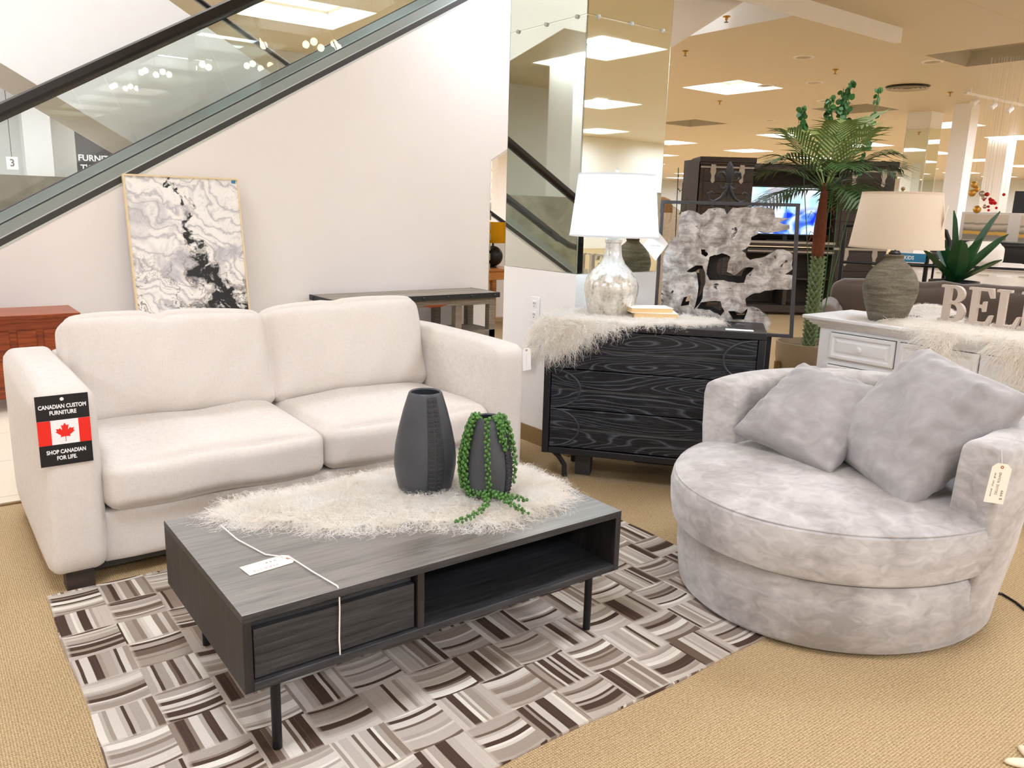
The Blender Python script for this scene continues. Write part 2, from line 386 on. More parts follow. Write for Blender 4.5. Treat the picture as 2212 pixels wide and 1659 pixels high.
    M['agave'] = simple('agave green', '1f4d27', .4, var=.4, scale=14)
    M['bamboo'] = simple('bamboo leaf', '2c3a1e', .5, var=.4)
    M['trunk'] = simple('rust brown trunk fibre', '6b3314', .8, var=.4, scale=40, bump=.6)
    M['trunkgreen'] = simple('grey green trunk boots', '76865a', .75, var=.3, scale=30, bump=.4)
    M['soil'] = simple('soil', '6a5f4d', .9, var=.3, scale=50)
    # papers and prints
    M['paper'] = simple('manila paper', 'f3e6d4', .7, var=.03); M['card'] = simple('white card', 'f4f1ee', .6, var=.02)
    M['printblack'] = simple('black print', '0c0b0c', .5); M['printred'] = simple('red print', 'e8200c', .5, var=.03); M['printwhite'] = simple('white print', 'f6f4f4', .5, var=.01)
    M['ink'] = simple('grey ink', '6b5c58', .6); M['inkred'] = simple('red ink', 'd9968e', .6); M['eyelet'] = simple('tag eyelet', 'b0653a', .5)
    M['string'] = simple('white string', 'ece6e0', .8); M['page'] = simple('book pages', 'ecca94', .7, var=.05, scale=200); M['cover'] = simple('book cover', 'f2ede6', .5)
    M['plastic'] = simple('white outlet plastic', 'f4f2f0', .3, var=.01); M['slot'] = simple('dark slot', '3a3836', .5)
    M['letters'] = simple('pale taupe painted wood', 'cfc0b3', .55, var=.04); M['starfish'] = simple('bleached starfish', 'f2dec0', .8, var=.06, bump=.3)
    M['brownsofa'] = simple('brown microsuede', '4b3d31', .8, var=.2, scale=6, sheen=.4); M['blacksofa'] = simple('black leather', '1c1614', .45, var=.2)
    M['bedwhite'] = simple('white quilt', 'eee5da', .85, var=.05, scale=14); M['teal'] = simple('blue sign board', '2f7fa8', .5)
    M['redglass'] = simple('red bauble', 'c8171a', .2, .2); M['goldglass'] = simple('gold bauble', 'd3a24a', .2, .6); M['silver'] = simple('silver bauble', 'c3bcb4', .15, .9)
    M['wicker'] = simple('woven wicker', '8a6231', .8, var=.35, scale=60, bump=.6); M['fabricbeige'] = simple('beige patterned cloth', 'c9b79e', .9, var=.3, scale=40)
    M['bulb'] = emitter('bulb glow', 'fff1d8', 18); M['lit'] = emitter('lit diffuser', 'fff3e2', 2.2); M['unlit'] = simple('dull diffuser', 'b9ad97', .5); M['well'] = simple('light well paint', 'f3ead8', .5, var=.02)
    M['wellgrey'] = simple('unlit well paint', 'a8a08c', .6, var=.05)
    # concrete-like stone partition
    t = NT('mottled stone panel'); v = t.coord(); M['stone'] = t.pbr(t.ramp(t.noise(v, 2.2, 6, .6, .6), [(.3, '75705f'), (.5, '8f897a'), (.7, 'aba493')]), .5)
    # weathered driftwood
    t = NT('bleached driftwood'); v = t.coord(); n1 = t.noise(v, 15, 7, .68, .35); n2 = t.noise(t.coord('Object', (6, 6, 30), rot=(0, .6, 0)), 2, 5, .6)
    f = t.math('ADD', t.math('MULTIPLY', n1, .75), t.math('MULTIPLY', n2, .25)); knots = t.ramp(t.noise(v, 13, 4, .6, 1.5), [(.31, 1.0), (.36, 0.0)])
    c = t.ramp(f, [(.36, '655e57'), (.48, '9c948d'), (.6, 'cdc8c3')]); M['drift'] = t.pbr(t.mix(knots, c, sr('2c2825')), .85, bump=t.bump(f, .6, .006))
    M['charred'] = simple('charred driftwood edge', '2a2624', .9, var=.4, scale=40)
    # poured-paint canvas: grey swirls, a black and bronze river
    t = NT('poured paint abstract'); v = t.coord('Object', (1, 1, 1)); sx = t.n('ShaderNodeSeparateXYZ'); t.put(sx.inputs[0], v)
    wv = t.noise(v, 2.3, 2, .5, .4); warp = t.n('ShaderNodeVectorMath', operation='ADD'); nzc = t.n('ShaderNodeTexNoise'); t.put(nzc.inputs[0], v); nzc.inputs['Scale'].default_value = 3.2; nzc.inputs['Detail'].default_value = 4
    sc_ = t.n('ShaderNodeVectorMath', operation='SCALE'); t.put(sc_.inputs[0], nzc.outputs[1]); sc_.inputs[3].default_value = .55; t.put(warp.inputs[0], v); t.put(warp.inputs[1], sc_.outputs[0])
    wa = t.n('ShaderNodeTexWave', wave_type='RINGS', rings_direction='SPHERICAL'); t.put(wa.inputs[0], warp.outputs[0]); wa.inputs['Scale'].default_value = 3.2; wa.inputs['Distortion'].default_value = 7; wa.inputs['Detail'].default_value = 4; wa.inputs['Detail Scale'].default_value = 1.6
    patch = t.noise(v, 3.0, 3, .5, 1.0)
    base = t.ramp(wa.outputs[1], [(0.0, 'c3c0c2'), (.1, 'dbd8d6'), (.35, 'efebe6'), (1.0, 'f4f1ec')])
    base = t.mix(t.ramp(patch, [(.52, 0.0), (.66, .8)]), base, sr('b4b2b7'))
    X = sx.outputs[0]; Zc = sx.outputs[2]
    # river: starts top centre, wanders down, widens low right
    path = t.math('ADD', t.math('MULTIPLY', t.math('SUBTRACT', 1.42, Zc), .34), .36)
    path = t.math('ADD', path, t.math('MULTIPLY', t.math('SUBTRACT', t.noise(v, 4.0, 5, .6, .5), .5), .75))
    dd = t.math('ABSOLUTE', t.math('SUBTRACT', X, path)); low = t.math('SUBTRACT', 1.25, Zc, clamp=True)
    wid = t.math('ADD', .03, t.math('MULTIPLY', t.math('POWER', low, 1.6), .34)); wid = t.math('MULTIPLY', wid, t.math('MULTIPLY', t.noise(v, 5, 3), 2.0))
    r1 = t.ramp(t.math('DIVIDE', dd, wid), [(.55, 1.0), (1.0, 0.0)]); r2 = t.ramp(t.math('DIVIDE', dd, wid), [(.8, 0.0), (1.0, .7), (1.35, 0.0)])
    veins = t.ramp(t.math('ABSOLUTE', t.math('SUBTRACT', t.noise(warp.outputs[0], 5, 5, .6, 1.2), .5)), [(0.0, 1.0), (.02, 0.0)])
    veins = t.math('MULTIPLY', veins, t.ramp(Zc, [(.75, 1.0), (1.1, .25)]))
    c = t.mix(r2, base, sr('8a6a45')); c = t.mix(t.math('MULTIPLY', veins, .85), c, sr('2b2523')); c = t.mix(t.math('MULTIPLY', r1, t.ramp(t.noise(warp.outputs[0], 12, 4), [(.38, 0.0), (.48, 1.0)])), c, sr('100e0f'))
    M['artcanvas'] = t.pbr(c, .45)
    # layered landscape canvas
    t = NT('banded landscape print'); v = t.coord(); sx = t.n('ShaderNodeSeparateXYZ'); t.put(sx.inputs[0], v); zz = t.math('ADD', sx.outputs[2], t.math('MULTIPLY', t.math('SUBTRACT', t.noise(v, 3, 4), .5), .12))
    M['bandart'] = t.pbr(t.ramp(zz, [(0.0, '9a948a'), (.08, '8a857d'), (.11, 'e3b654'), (.15, 'd9b25a'), (.17, '77726d'), (.24, 'cfc6b4'), (.27, 'd8cfbe'), (.3, '8d867d'), (.33, 'd9cfbf'), (.5, 'e0d4c2')]), .6)
    # tv picture: bluish-white shapes
    t = NT('lit television picture'); v = t.coord(); sx = t.n('ShaderNodeSeparateXYZ'); t.put(sx.inputs[0], v)
    f = t.noise(v, 4.2, 3, .5, .8); c = t.ramp(f, [(.36, '1b35c8'), (.45, '4f7cf0'), (.52, 'a9c4ff'), (.62, 'dfe6ff')])
    top = t.ramp(sx.outputs[2], [(.38, 0.0), (.5, 1.0)]); c = t.mix(top, c, t.ramp(t.noise(v, 3, 2), [(.4, '9fd8e8'), (.6, 'd8d2e0')]))
    e = t.n('ShaderNodeEmission'); t.put(e.inputs[0], c); e.inputs[1].default_value = 1.6; t.put(t.out.inputs[0], e.outputs[0]); M['tv'] = t.m
    # hide patchwork rug: basket weave of strips
    t = NT('hide strip patchwork'); tc = t.coord(); sx = t.n('ShaderNodeSeparateXYZ'); t.put(sx.inputs[0], tc); bs = .158
    wob = t.math('MULTIPLY', t.math('SUBTRACT', t.noise(tc, 3.5, 2), .5), .05)
    bx = t.math('DIVIDE', t.math('ADD', sx.outputs[0], t.math('MULTIPLY', wob, .3)), bs); by = t.math('DIVIDE', t.math('ADD', sx.outputs[1], t.math('MULTIPLY', wob, .3)), bs)
    ix = t.math('FLOOR', bx); iy = t.math('FLOOR', by); fx = t.math('FRACT', bx); fy = t.math('FRACT', by)
    par = t.math('FLOORED_MODULO', t.math('ADD', t.math('ADD', ix, iy), 1.0), 2.0)
    bow = t.math('MULTIPLY', t.math('MULTIPLY', fx, t.math('SUBTRACT', 1.0, fx)), .26)
    along_h = t.math('ADD', fy, t.math('SUBTRACT', bow, .04)); cross = t.n('ShaderNodeMix', data_type='FLOAT'); t.put(cross.inputs[0], par); t.put(cross.inputs[2], along_h); t.put(cross.inputs[3], fx)
    pos = t.math('MULTIPLY', t.math('ADD', cross.outputs[0], t.math('MULTIPLY', t.math('SINE', t.math('ADD', t.math('MULTIPLY', cross.outputs[0], 19.0), t.math('MULTIPLY', t.math('ADD', ix, t.math('MULTIPLY', iy, 1.7)), 2.3))), .035)), 11.0); si = t.math('FLOOR', pos); sf = t.math('FRACT', pos)
    cv = t.n('ShaderNodeCombineXYZ'); t.put(cv.inputs[0], t.math('ADD', ix, t.math('MULTIPLY', si, 17.3))); t.put(cv.inputs[1], t.math('ADD', iy, t.math('MULTIPLY', si, 5.1))); t.put(cv.inputs[2], si)
    wn = t.n('ShaderNodeTexWhiteNoise', noise_dimensions='3D'); t.put(wn.inputs[0], cv.outputs[0])
    c = t.ramp(wn.outputs[0], [(0.0, '4a382f'), (.15, '6f5d51'), (.22, '8f8073'), (.34, 'a39689'), (.48, 'b0a499'), (.6, 'beb3a8'), (.72, 'cbc1b6'), (.83, 'd8cfc4'), (.93, 'e9e2d6')], 'CONSTANT')
    hair = t.noise(tc, 260, 3, .6); c = t.mix(t.math('MULTIPLY', hair, .4), c, t.mix(.5, c, sr('6a5a4d'))); 
    seam = t.math('MAXIMUM', t.ramp(sf, [(0.0, 1.0), (.1, 0.0)]), 0.0)
    blk = t.n('ShaderNodeMix', data_type='FLOAT'); t.put(blk.inputs[0], par); t.put(blk.inputs[2], fx); t.put(blk.inputs[3], fy)
    edge = t.ramp(blk.outputs[0], [(0.0, 1.0), (.07, 0.0)])
    c = t.mix(t.math('MULTIPLY', seam, .35), c, sr('8a7a6a')); c = t.mix(t.math('MULTIPLY', edge, .8), c, sr('c2b6a8'))
    M['rug'] = t.pbr(c, .9, spec=.1, bump=t.bump(t.math('SUBTRACT', hair, t.math('MULTIPLY', seam, .8)), .5, .004))
mats()
# ------------------------------------------------------------------ camera
def camera():
    cd = bpy.data.cameras.new('camera'); co = bpy.data.objects.new('camera', cd); COL.objects.link(co)
    p, r, yaw = .2153, .0275, .6484
    fw = Vector((0, math.cos(p), -math.sin(p))); rt = Vector((1, 0, 0)); up = rt.cross(fw)
    Rr = rt * math.cos(r) + up * math.sin(r); U = -rt * math.sin(r) + up * math.cos(r)
    m = Matrix((Rr, U, -fw)).transposed(); m = Matrix.Rotation(-yaw, 3, 'Z') @ m
    co.matrix_world = Matrix.Translation((0, 0, 1.3666)) @ m.to_4x4()
    cd.sensor_width = 36; cd.sensor_fit = 'HORIZONTAL'; cd.lens = 1729.37 / 2212 * 36; cd.clip_start = .05; cd.clip_end = 200
    S.camera = co
camera()
HC = 4.0
# ------------------------------------------------------------------ room shell
XA, XB, YA, YB = -16, 56, -16, 46
def rects_with_holes(b, x0, x1, y0, y1, z, holes, mi=0):
    xs = sorted({x0, x1, *[h[0] for h in holes], *[h[1] for h in holes]}); ys = sorted({y0, y1, *[h[2] for h in holes], *[h[3] for h in holes]})
    for i in range(len(xs) - 1):
        for j in range(len(ys) - 1):
            cx = (xs[i] + xs[i+1]) / 2; cy = (ys[j] + ys[j+1]) / 2
            if any(h[0] < cx < h[1] and h[2] < cy < h[3] for h in holes): continue
            b.add([(xs[i], ys[j], z), (xs[i+1], ys[j], z), (xs[i+1], ys[j+1], z), (xs[i], ys[j+1], z)], [(0, 1, 2, 3)], mi)
b = B(); tile = [(-10, 2.86, 4.086, 6.7)]
rects_with_holes(b, XA, XB, YA, YB, 0, tile); b.box(XA, XB, YA, YB, -.1, -.02)
struct('floor', b, M['carpet'], smooth=False)
b = B(); b.box(-10, 2.86, 4.086, 6.7, -.02, .001); struct('trim_2', b, M['tile'], smooth=False)
b = B(); b.beam((-10, 4.08, .004), (2.86, 4.08, .004), .02, .008); struct('trim_3', b, M['brownbase'], smooth=False)
# ceiling lattice of square light wells
PW = .74
LX = [9.69 + 4.752 * k for k in range(-5, 10)]; LY = [6.42 + 5.185 * k for k in range(-4, 8)]
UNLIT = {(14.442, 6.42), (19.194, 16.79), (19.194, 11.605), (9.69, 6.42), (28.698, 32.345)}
wells = []
ESC = [(-2.8, 9.9, 6.62, 9.75)]; VH = 3.2
for x in LX:
    for y in LY:
        if XA < x - 1 and x + 1 < XB and y + 1 < YB and y - 1 > YA and not any(e[0] - PW < x < e[1] + PW and e[2] - PW < y < e[3] + PW for e in ESC): wells.append((round(x, 3), round(y, 3)))
wells += [(6.05, 15.75), (4.938, 5.82), (.186, 5.82)]  # last two wells added off the lattice, out of view, to light the wall
wells = [w for w in wells if abs(w[0] - 4.938) > .1 or abs(w[1] - 16.79) > .1]
b = B(); rects_with_holes(b, XA, XB, YA, YB, HC, [(x - PW, x + PW, y - PW, y + PW) for x, y in wells] + ESC)
b.box(XA, XB, YA, YB, HC + VH, HC + VH + .05)
for x0, x1, y0, y1 in ESC:                                             # the escalator openings' upper walls
  for a, c in (((x0, y0), (x1, y0)), ((x1, y0), (x1, y1)), ((x1, y1), (x0, y1)), ((x0, y1), (x0, y0))):
    b.add([(*a, HC), (*c, HC), (*c, HC + VH), (*a, HC + VH)], [(0, 1, 2, 3)], 1)
struct('ceiling', b, [M['ceiling'], M['white']], smooth=False, fixn=False)
VOID = [(-1.4, 7.45), (2.2, 7.45), (5.8, 7.45)]
for nm, q in (('wall_left', (XA - .2, XA, YA, YB)), ('wall_right', (XB, XB + .2, YA, YB)), ('wall_front', (XA, XB, YA - .2, YA)), ('wall_far', (XA, XB, YB, YB + .2))):
    b = B(); b.box(*q, 0, HC); struct(nm, b, M['greywall' if nm != 'wall_front' else 'wall'], smooth=False)
# ceiling lights
LROWS = {}
def well_mesh():
    f = B(); i = PW * .80; z1 = .22
    o = [(-PW, -PW), (PW, -PW), (PW, PW), (-PW, PW)]; n = [(-i, -i), (i, -i), (i, i), (-i, i)]
    for k in range(4):
        a, c = o[k], o[(k+1) % 4]; e, g = n[(k+1) % 4], n[k]
        f.add([(*a, 0), (*c, 0), (*e, z1), (*g, z1)], [(0, 1, 2, 3)])
    d = B(); d.box(-i, i, -i, i, z1, z1 + .03); return f, d
f, d = well_mesh(); lf = f.mesh('well'); ld = d.mesh('diffuser'); lf2 = f.mesh('well'); ld2 = d.mesh('diffuser')
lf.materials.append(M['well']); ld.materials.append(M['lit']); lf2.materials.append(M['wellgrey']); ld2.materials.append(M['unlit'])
for x, y in VOID:                                                       # unseen lights added over the escalators to brighten the slab
    t = thing('ceiling_light', 'added unseen square light above the escalators, brightening the slab', 'light', (x, y, HC + VH), 0, 'added escalator lights')
    b = B(); b.box(-PW, PW, -PW, PW, -.04, 0); b2 = B(); b2.box(-PW * .9, PW * .9, -PW * .9, PW * .9, -.06, -.04); obj('frame', b, M['well'], t, smooth=False); obj('diffuser', b2, M['lit'], t, smooth=False)
    L = bpy.data.lights.new('added slab lamp', 'AREA'); L.shape = 'SQUARE'; L.size = PW * 1.7; L.color = (.86, .92, 1.0); lo = bpy.data.objects.new('added slab lamp', L); COL.objects.link(lo); lo.location = (x, y, HC + VH - .07); LROWS[(x, 99)] = L
for i, (x, y) in enumerate(wells):
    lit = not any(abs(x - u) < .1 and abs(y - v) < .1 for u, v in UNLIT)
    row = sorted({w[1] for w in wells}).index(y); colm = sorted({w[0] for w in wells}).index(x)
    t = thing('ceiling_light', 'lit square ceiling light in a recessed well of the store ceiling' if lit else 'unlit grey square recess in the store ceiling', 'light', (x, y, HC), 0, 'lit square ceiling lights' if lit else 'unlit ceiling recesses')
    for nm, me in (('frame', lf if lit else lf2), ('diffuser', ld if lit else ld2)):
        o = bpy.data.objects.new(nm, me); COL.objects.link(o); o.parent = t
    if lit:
        near = True
        L = bpy.data.lights.new('well lamp', 'AREA'); L.shape = 'SQUARE'; L.size = PW * 1.5; L.energy = 1.0; L.color = (.77, .85, 1.0)
        lo = bpy.data.objects.new('well lamp', L); COL.objects.link(lo); lo.location = (x, y, HC + .19); LROWS[(x, y)] = L
# ------------------------------------------------------------------ wall under the escalator, with its inclined band
YW = 6.7
sk = lambda x: 1.004 + .5735 * (x - .541)          # underside of the dark skirt
un = lambda x: 1.835 + .562 * (x - 4.736)          # soffit of the truss
b = B(); xl = .541 - 1.004 / .5735; xt = 9.6
poly = [(xl, 0), (4.74, 0), (4.74, un(4.74)), (xt, un(xt)), (xt, sk(xt)), ]
b.prism(poly, YW, YW + .14, lambda u, v, d: (u, d, v)); struct('wall_back', b, M['wall'], smooth=False)
b = B(); b.prism([(4.74, un(4.74)), (xt, un(xt)), (xt, un(xt) - .03), (4.74, un(4.74) - .03)], YW + .01, YW + 1.35, lambda u, v, d: (u, d, v)); struct('trim_4', b, M['white'], smooth=False)
b = B(); b.box(2.86, 4.74, YW - .012, YW, 0, .1); struct('baseboard_back', b, M['brownbase'], smooth=False)
b = B()
for k in range(18): b.box(4.735, 4.752, YW - .006, YW + .146, .05 + k * .1, .12 + k * .1)
struct('trim_5', b, M['bevel'], smooth=False)

def escalator(t, y0, base, slope, xa, xb, joints, hz=.86, tread=1.0, flip=1):
    """inclined balustrades; base(x) = underside of the skirt on the near side"""
    F2 = lambda xs, dz0, dz1, ya, yb, b, mi=0: b.prism([(xs[0], base(xs[0]) + dz0), (xs[1], base(xs[1]) + dz0), (xs[1], base(xs[1]) + dz1), (xs[0], base(xs[0]) + dz1)], ya, yb, lambda u, v, d: (u, d, v), mi)
    for side, yy in enumerate((y0, y0 + 1.25)):
        b = B(); F2((xa, xb), -.012, .006, yy - .012, yy + .13, b); F2((xa, xb), .056, .064, yy - .004, yy + .12, b); obj('deck_trim', b, M['alu'], t, smooth=False)
        b = B(); F2((xa, xb), .006, .056, yy - .008, yy + .12, b); obj('skirt', b, M['slot'], t, smooth=False)
        b = B(); F2((xa, xb), .064, .140, yy + .01, yy + .11, b); F2((xa, xb), .140, .152, yy + .05, yy + .07, b, 1); obj('inner_deck', b, [M['deck'], M['slot']], t, smooth=False)
        for j0, j1 in zip(joints[:-1], joints[1:]):
            b = B(); s = .5                                               # joints stand square to the slope
            lo = .10; hi = hz; g = .004
            pl = [(j0 + g, base(j0 + g) + lo), (j1 - g, base(j1 - g) + lo), (j1 - g - flip * .28, base(j1 - g - flip * .28) + hi), (j0 + g - flip * .28, base(j0 + g - flip * .28) + hi)]
            b.add([(u, yy + .06, v) for u, v in pl], [(0, 1, 2, 3)]); obj('glass_panel', b, M['glass'], t, smooth=False, fixn=False)
        b = B(); sec = [(-.05, -.02), (-.036, .034), (.0, .05), (.036, .034), (.05, -.02), (.03, -.045), (-.03, -.045)]
        xs = [xa, xb]
        V = [(x, yy + .06 + u, base(x) + hz + .02 + v) for x in xs for u, v in sec]; n = len(sec)
        b.add(V, [(j, (j + 1) % n, n + (j + 1) % n, n + j) for j in range(n)] + [tuple(range(n)), tuple(range(n, 2 * n))])
        obj('handrail', b, M['rubber'], t)
        b = B(); F2((xa, xb), hz - .035, hz - .01, yy + .045, yy + .075, b); obj('rail_track', b, M['slot'], t, smooth=False)
    b = B(); n = int((xb - xa) / .34)
    for k in range(n):
        x = xa + k * .34; z = base(x) + .02
        b.box(x, x + .36, y0 + .12, y0 + 1.22, z - .16, z)
    obj('steps', b, M['deck'], t, smooth=False)
t = thing('escalator', 'escalator with black handrail and glass balustrade rising along the white wall', 'escalator', (0, 0, 0))
escalator(t, YW + .01, sk, .57, xl + .25, 6.2, [-.98, .27, 1.56, 2.66, 3.17, 4.4, 5.6])
# bottom landing newel: handrail bends round
b = B(); X0 = xl + .25
for yy in (YW + .07, YW + 1.32):
    z0 = sk(X0) + .88
    b.tube([(X0, yy, z0), (X0 - .2, yy, z0 - .1), (X0 - .5, yy, z0 - .17), (X0 - .9, yy, z0 - .19), (X0 - 1.1, yy, z0 - .28), (X0 - 1.17, yy, z0 - .45), (X0 - 1.1, yy, z0 - .62), (X0 - .9, yy, z0 - .7)], .04, 8)
obj('newel_handrail', b, M['rubber'], t)
b = B()
for yy in (YW + .07, YW + 1.32): b.add([(X0, yy, .1), (X0, yy, sk(X0) + .84), (X0 - .5, yy, sk(X0) + .69), (X0 - 1.05, yy, sk(X0) + .55), (X0 - 1.05, yy, .25), (X0 - .8, yy, .1)], [(0, 1, 2, 3, 4, 5)])
obj('newel_glass', b, M['glass'], t, smooth=False, fixn=False)
b = B(); b.box(X0 - 1.6, X0, YW, YW + 1.4, 0, .06); obj('landing_plate', b, M['alu'], t, smooth=False)
# second escalator, descending to the right behind the first
t2 = thing('escalator', 'second escalator crossing behind the first, its white underside descending to the right', 'escalator', (0, 0, 0))
Y2 = 8.3; lo2 = lambda x: 2.45 - .585 * (x - .81); up2 = lambda x: 3.20 - .555 * (x - 2.47)
b = B(); b.prism([(-1.6, lo2(-1.6)), (4.9, lo2(4.9)), (5.6, .0), (6.6, 0), (6.6, up2(6.6) - .19), (-1.0, min(HC + 1.2, up2(-1.0) - .19))], Y2, Y2 + 1.3, lambda u, v, d: (u, d, v)); obj('truss_cladding', b, M['white'], t2, smooth=False)
b = B(); b.prism([(1.0, up2(1.0)), (6.6, up2(6.6)), (6.6, up2(6.6) + .055), (1.0, up2(1.0) + .055)], Y2 + .03, Y2 + .10, lambda u, v, d: (u, d, v)); obj('handrail', b, M['rubber'], t2, bevel=.02)
for j in range(5):
    j0, j1 = 1.05 + j * 1.1, 2.13 + j * 1.1; b = B(); b.add([(j0, Y2 + .06, up2(j0) - .2), (j1, Y2 + .06, up2(j1) - .2), (j1, Y2 + .06, up2(j1)), (j0, Y2 + .06, up2(j0))], [(0, 1, 2, 3)]); obj('glass_panel', b, M['glass'], t2, smooth=False, fixn=False)
# ------------------------------------------------------------------ mirrored column
C0, C1, D0, D1 = 2.895, 3.52, 3.273, 3.93
col = B(); col.box(C0 + .012, C1 - .012, D0 + .012, D1 - .012, 0, HC); cw = struct('wall_column', col, M['white'], smooth=False)
b = B(); b.box(C0, C1, D0, D1, 0, 1.03); obj('plaster_base', b, M['white'], cw, smooth=False)
b = B(); b.box(C0 - .008, C1 + .008, D0 - .008, D1 + .008, 0, .1); obj('base_strip', b, M['brownbase'], cw, smooth=False)
for z0, z1 in ((1.036, 2.335), (2.343, 3.6)):
    for fc in range(4):
        b = B(); e = .012; g = .004
        if fc == 0: V = lambda u, v, d: (C0 + .008 - d, D0 + u * (D1 - D0), v)
        if fc == 1: V = lambda u, v, d: (C0 + u * (C1 - C0), D0 + .008 - d, v)
        if fc == 2: V = lambda u, v, d: (C1 - .008 + d, D0 + u * (D1 - D0), v)
        if fc == 3: V = lambda u, v, d: (C0 + u * (C1 - C0), D1 - .008 + d, v)
        a, c = .008, .992
        b.add([V(a, z0, .008), V(c, z0, .008), V(c, z1, .008), V(a, z1, .008)], [(0, 1, 2, 3)])
        b2 = B()
        for q in (((0, z0), (a, z0), (a, z1), (0, z1)), ((c, z0), (1, z0), (1, z1), (c, z1)), ((0, z0 - .004), (1, z0 - .004), (1, z0), (0, z0)), ((0, z1), (1, z1), (1, z1 + .004), (0, z1 + .004))):
            b2.add([V(q[0][0], q[0][1], .006), V(q[1][0], q[1][1], .006), V(q[2][0], q[2][1], .006), V(q[3][0], q[3][1], .006)], [(0, 1, 2, 3)])
        o = obj('mirror_panel', b, M['mirror'], cw, smooth=False, fixn=False); obj('bevel_edge', b2, M['bevel'], o, smooth=False, fixn=False)
b = B(); b.box(C0, C1, D0, D1, 3.61, HC); obj('plaster_top', b, M['white'], cw, smooth=False)
b = B()
for u in (.12, .5, .88):
    for P in ((C0 - .004, D0 + u * .657, 2.339), (C0 + u * .625, D0 - .004, 2.339)): b.sphere(P, .011, 10, 6)
obj('mirror_clips', b, M['alu'], cw)
# outlet on the column's white base
t = thing('wall_outlet', 'white duplex wall outlet on the white base of the mirrored column', 'outlet', (C0, 3.615, .80))
b = B(); b.box(-.007, 0, -.04, .04, -.075, .075); obj('plate', b, M['plastic'], t, bevel=.003)
for z in (-.032, .032):
    b = B(); b.box(-.011, -.006, -.018, .018, z - .021, z + .021); s = obj('socket', b, M['plastic'], t, bevel=.004)
    b = B(); b.box(-.0125, -.011, -.009, -.006, z - .002, z + .011); b.box(-.0125, -.011, .005, .008, z - .002, z + .011); b.sphere((-.011, 0, z - .011), .0035, 8, 5); obj('slots', b, M['slot'], s, smooth=False)
# ceiling trim beam and fittings
b = B(); b.box(5.2, 11.6, 6.42, 6.52, HC - .19, HC); struct('trim_1', b, M['white'], smooth=False)
can0 = None
cans = [(14.94, 9.97), (14.32, 7.33), (14.62, 10.9), (19.9, 14.6), (17.4, 11.3), (12.5, 8.6)]
LC = ['recessed round ceiling downlight beside the nearest lit square light', 'recessed round ceiling downlight with dark eye, near the right-hand ceiling recess']
for i, (x, y) in enumerate(cans):
    if can0 is None:
        t = thing('recessed_downlight', 'small round recessed downlight in the beige ceiling', 'light', (x, y, HC), 0, 'round recessed downlights')
        b = B(); b.ring([(.13, -.012), (.17, -.012), (.18, 0), (.13, 0)], 28); obj('trim_ring', b, M['well'], t)
        b = B(); b.lathe([(0, .0), (.06, -.015), (.12, -.004), (.128, 0)], 24); obj('eye', b, M['unlit'], t); can0 = t
    else: dup(can0, (x, y, HC))
spr0 = None
for i, (x, y) in enumerate([(9.28, 7.65), (10.72, 9.64), (13.91, 8.88), (15.87, 13.09), (17.9, 8.7), (22.2, 13.9), (5.6, 15.2)]):
    if spr0 is None:
        t = thing('fire_sprinkler', 'small brass fire sprinkler head hanging from the beige ceiling', 'sprinkler', (x, y, HC), 0, 'fire sprinkler heads')
        b = B(); b.lathe([(.05, 0), (.055, -.01), (.02, -.02), (.018, -.05), (0, -.05)], 16); obj('escutcheon', b, M['brass'], t)
        b = B(); b.tube([(0, 0, -.05), (0, 0, -.075)], .008, 8); b.lathe([(0, -.075), (.03, -.075), (.03, -.08), (0, -.08)], 12); obj('deflector', b, M['brownbase'], t); spr0 = t
    else: dup(spr0, (x, y, HC))
t = thing('air_diffuser', 'round dark louvred air diffuser in the ceiling right of the palm', 'vent', (16.62, 8.95, HC))
for r in (.1, .18, .26, .34):
    b = B(); b.ring([(r, -.03), (r + .05, -.05), (r + .06, -.045), (r + .01, -.02)], 32); obj('louvre', b, M['unlit'], t)
b = B(); b.lathe([(0, -.002), (.42, -.002), (.42, 0), (0, 0)], 32); obj('throat', b, M['slot'], t)
t = thing('track_light', 'white ceiling track with spotlight heads at the upper right', 'light', (18.6, 8.1, HC))
b = B(); b.beam((-1.25, .03, -.12), (1.35, -.03, -.12), .05, .04)
for x in (-1.1, 1.1): b.beam((x, 0, -.11), (x, 0, 0), .02, .02, up=(0, 1, 0))
obj('track', b, M['white'], t)
for x in (-.85, 0, .8):
    b = B(); b.tube([(x, 0, -.13), (x, 0, -.24)], .014, 8); b.tube([(x + .03, -.02, -.22), (x - .07, .03, -.31)], [.05, .058], 14); obj('spot_head', b, M['white'], t)
# chandelier above and behind the viewer: seen only as reflections
for (x, y, z, lb) in ((4.04, 2.0, 3.55, 0), (5.15, 2.0, 3.67, 0), (3.93, -2.46, 3.64, 0)):
    t = thing('chandelier', 'five-bulb brass chandelier seen only as a reflection in the escalator glass', 'chandelier', (x, y, z), 0, 'chandeliers reflected in the glass')
    b = B(); b.tube([(0, 0, 0), (0, 0, HC - z)], .012, 8); b.sphere((0, 0, 0), .045)
    for k in range(5): a = k * 2 * PI / 5; b.tube([(0, 0, 0), (.17 * math.cos(a), .17 * math.sin(a), .05), (.24 * math.cos(a), .24 * math.sin(a), -.02)], .009, 6)
    obj('frame', b, M['brass'], t)
    for k in range(5):
        a = k * 2 * PI / 5; b = B(); b.sphere((.24 * math.cos(a), .24 * math.sin(a), -.07), .052); obj('bulb', b, M['bulb'], t)
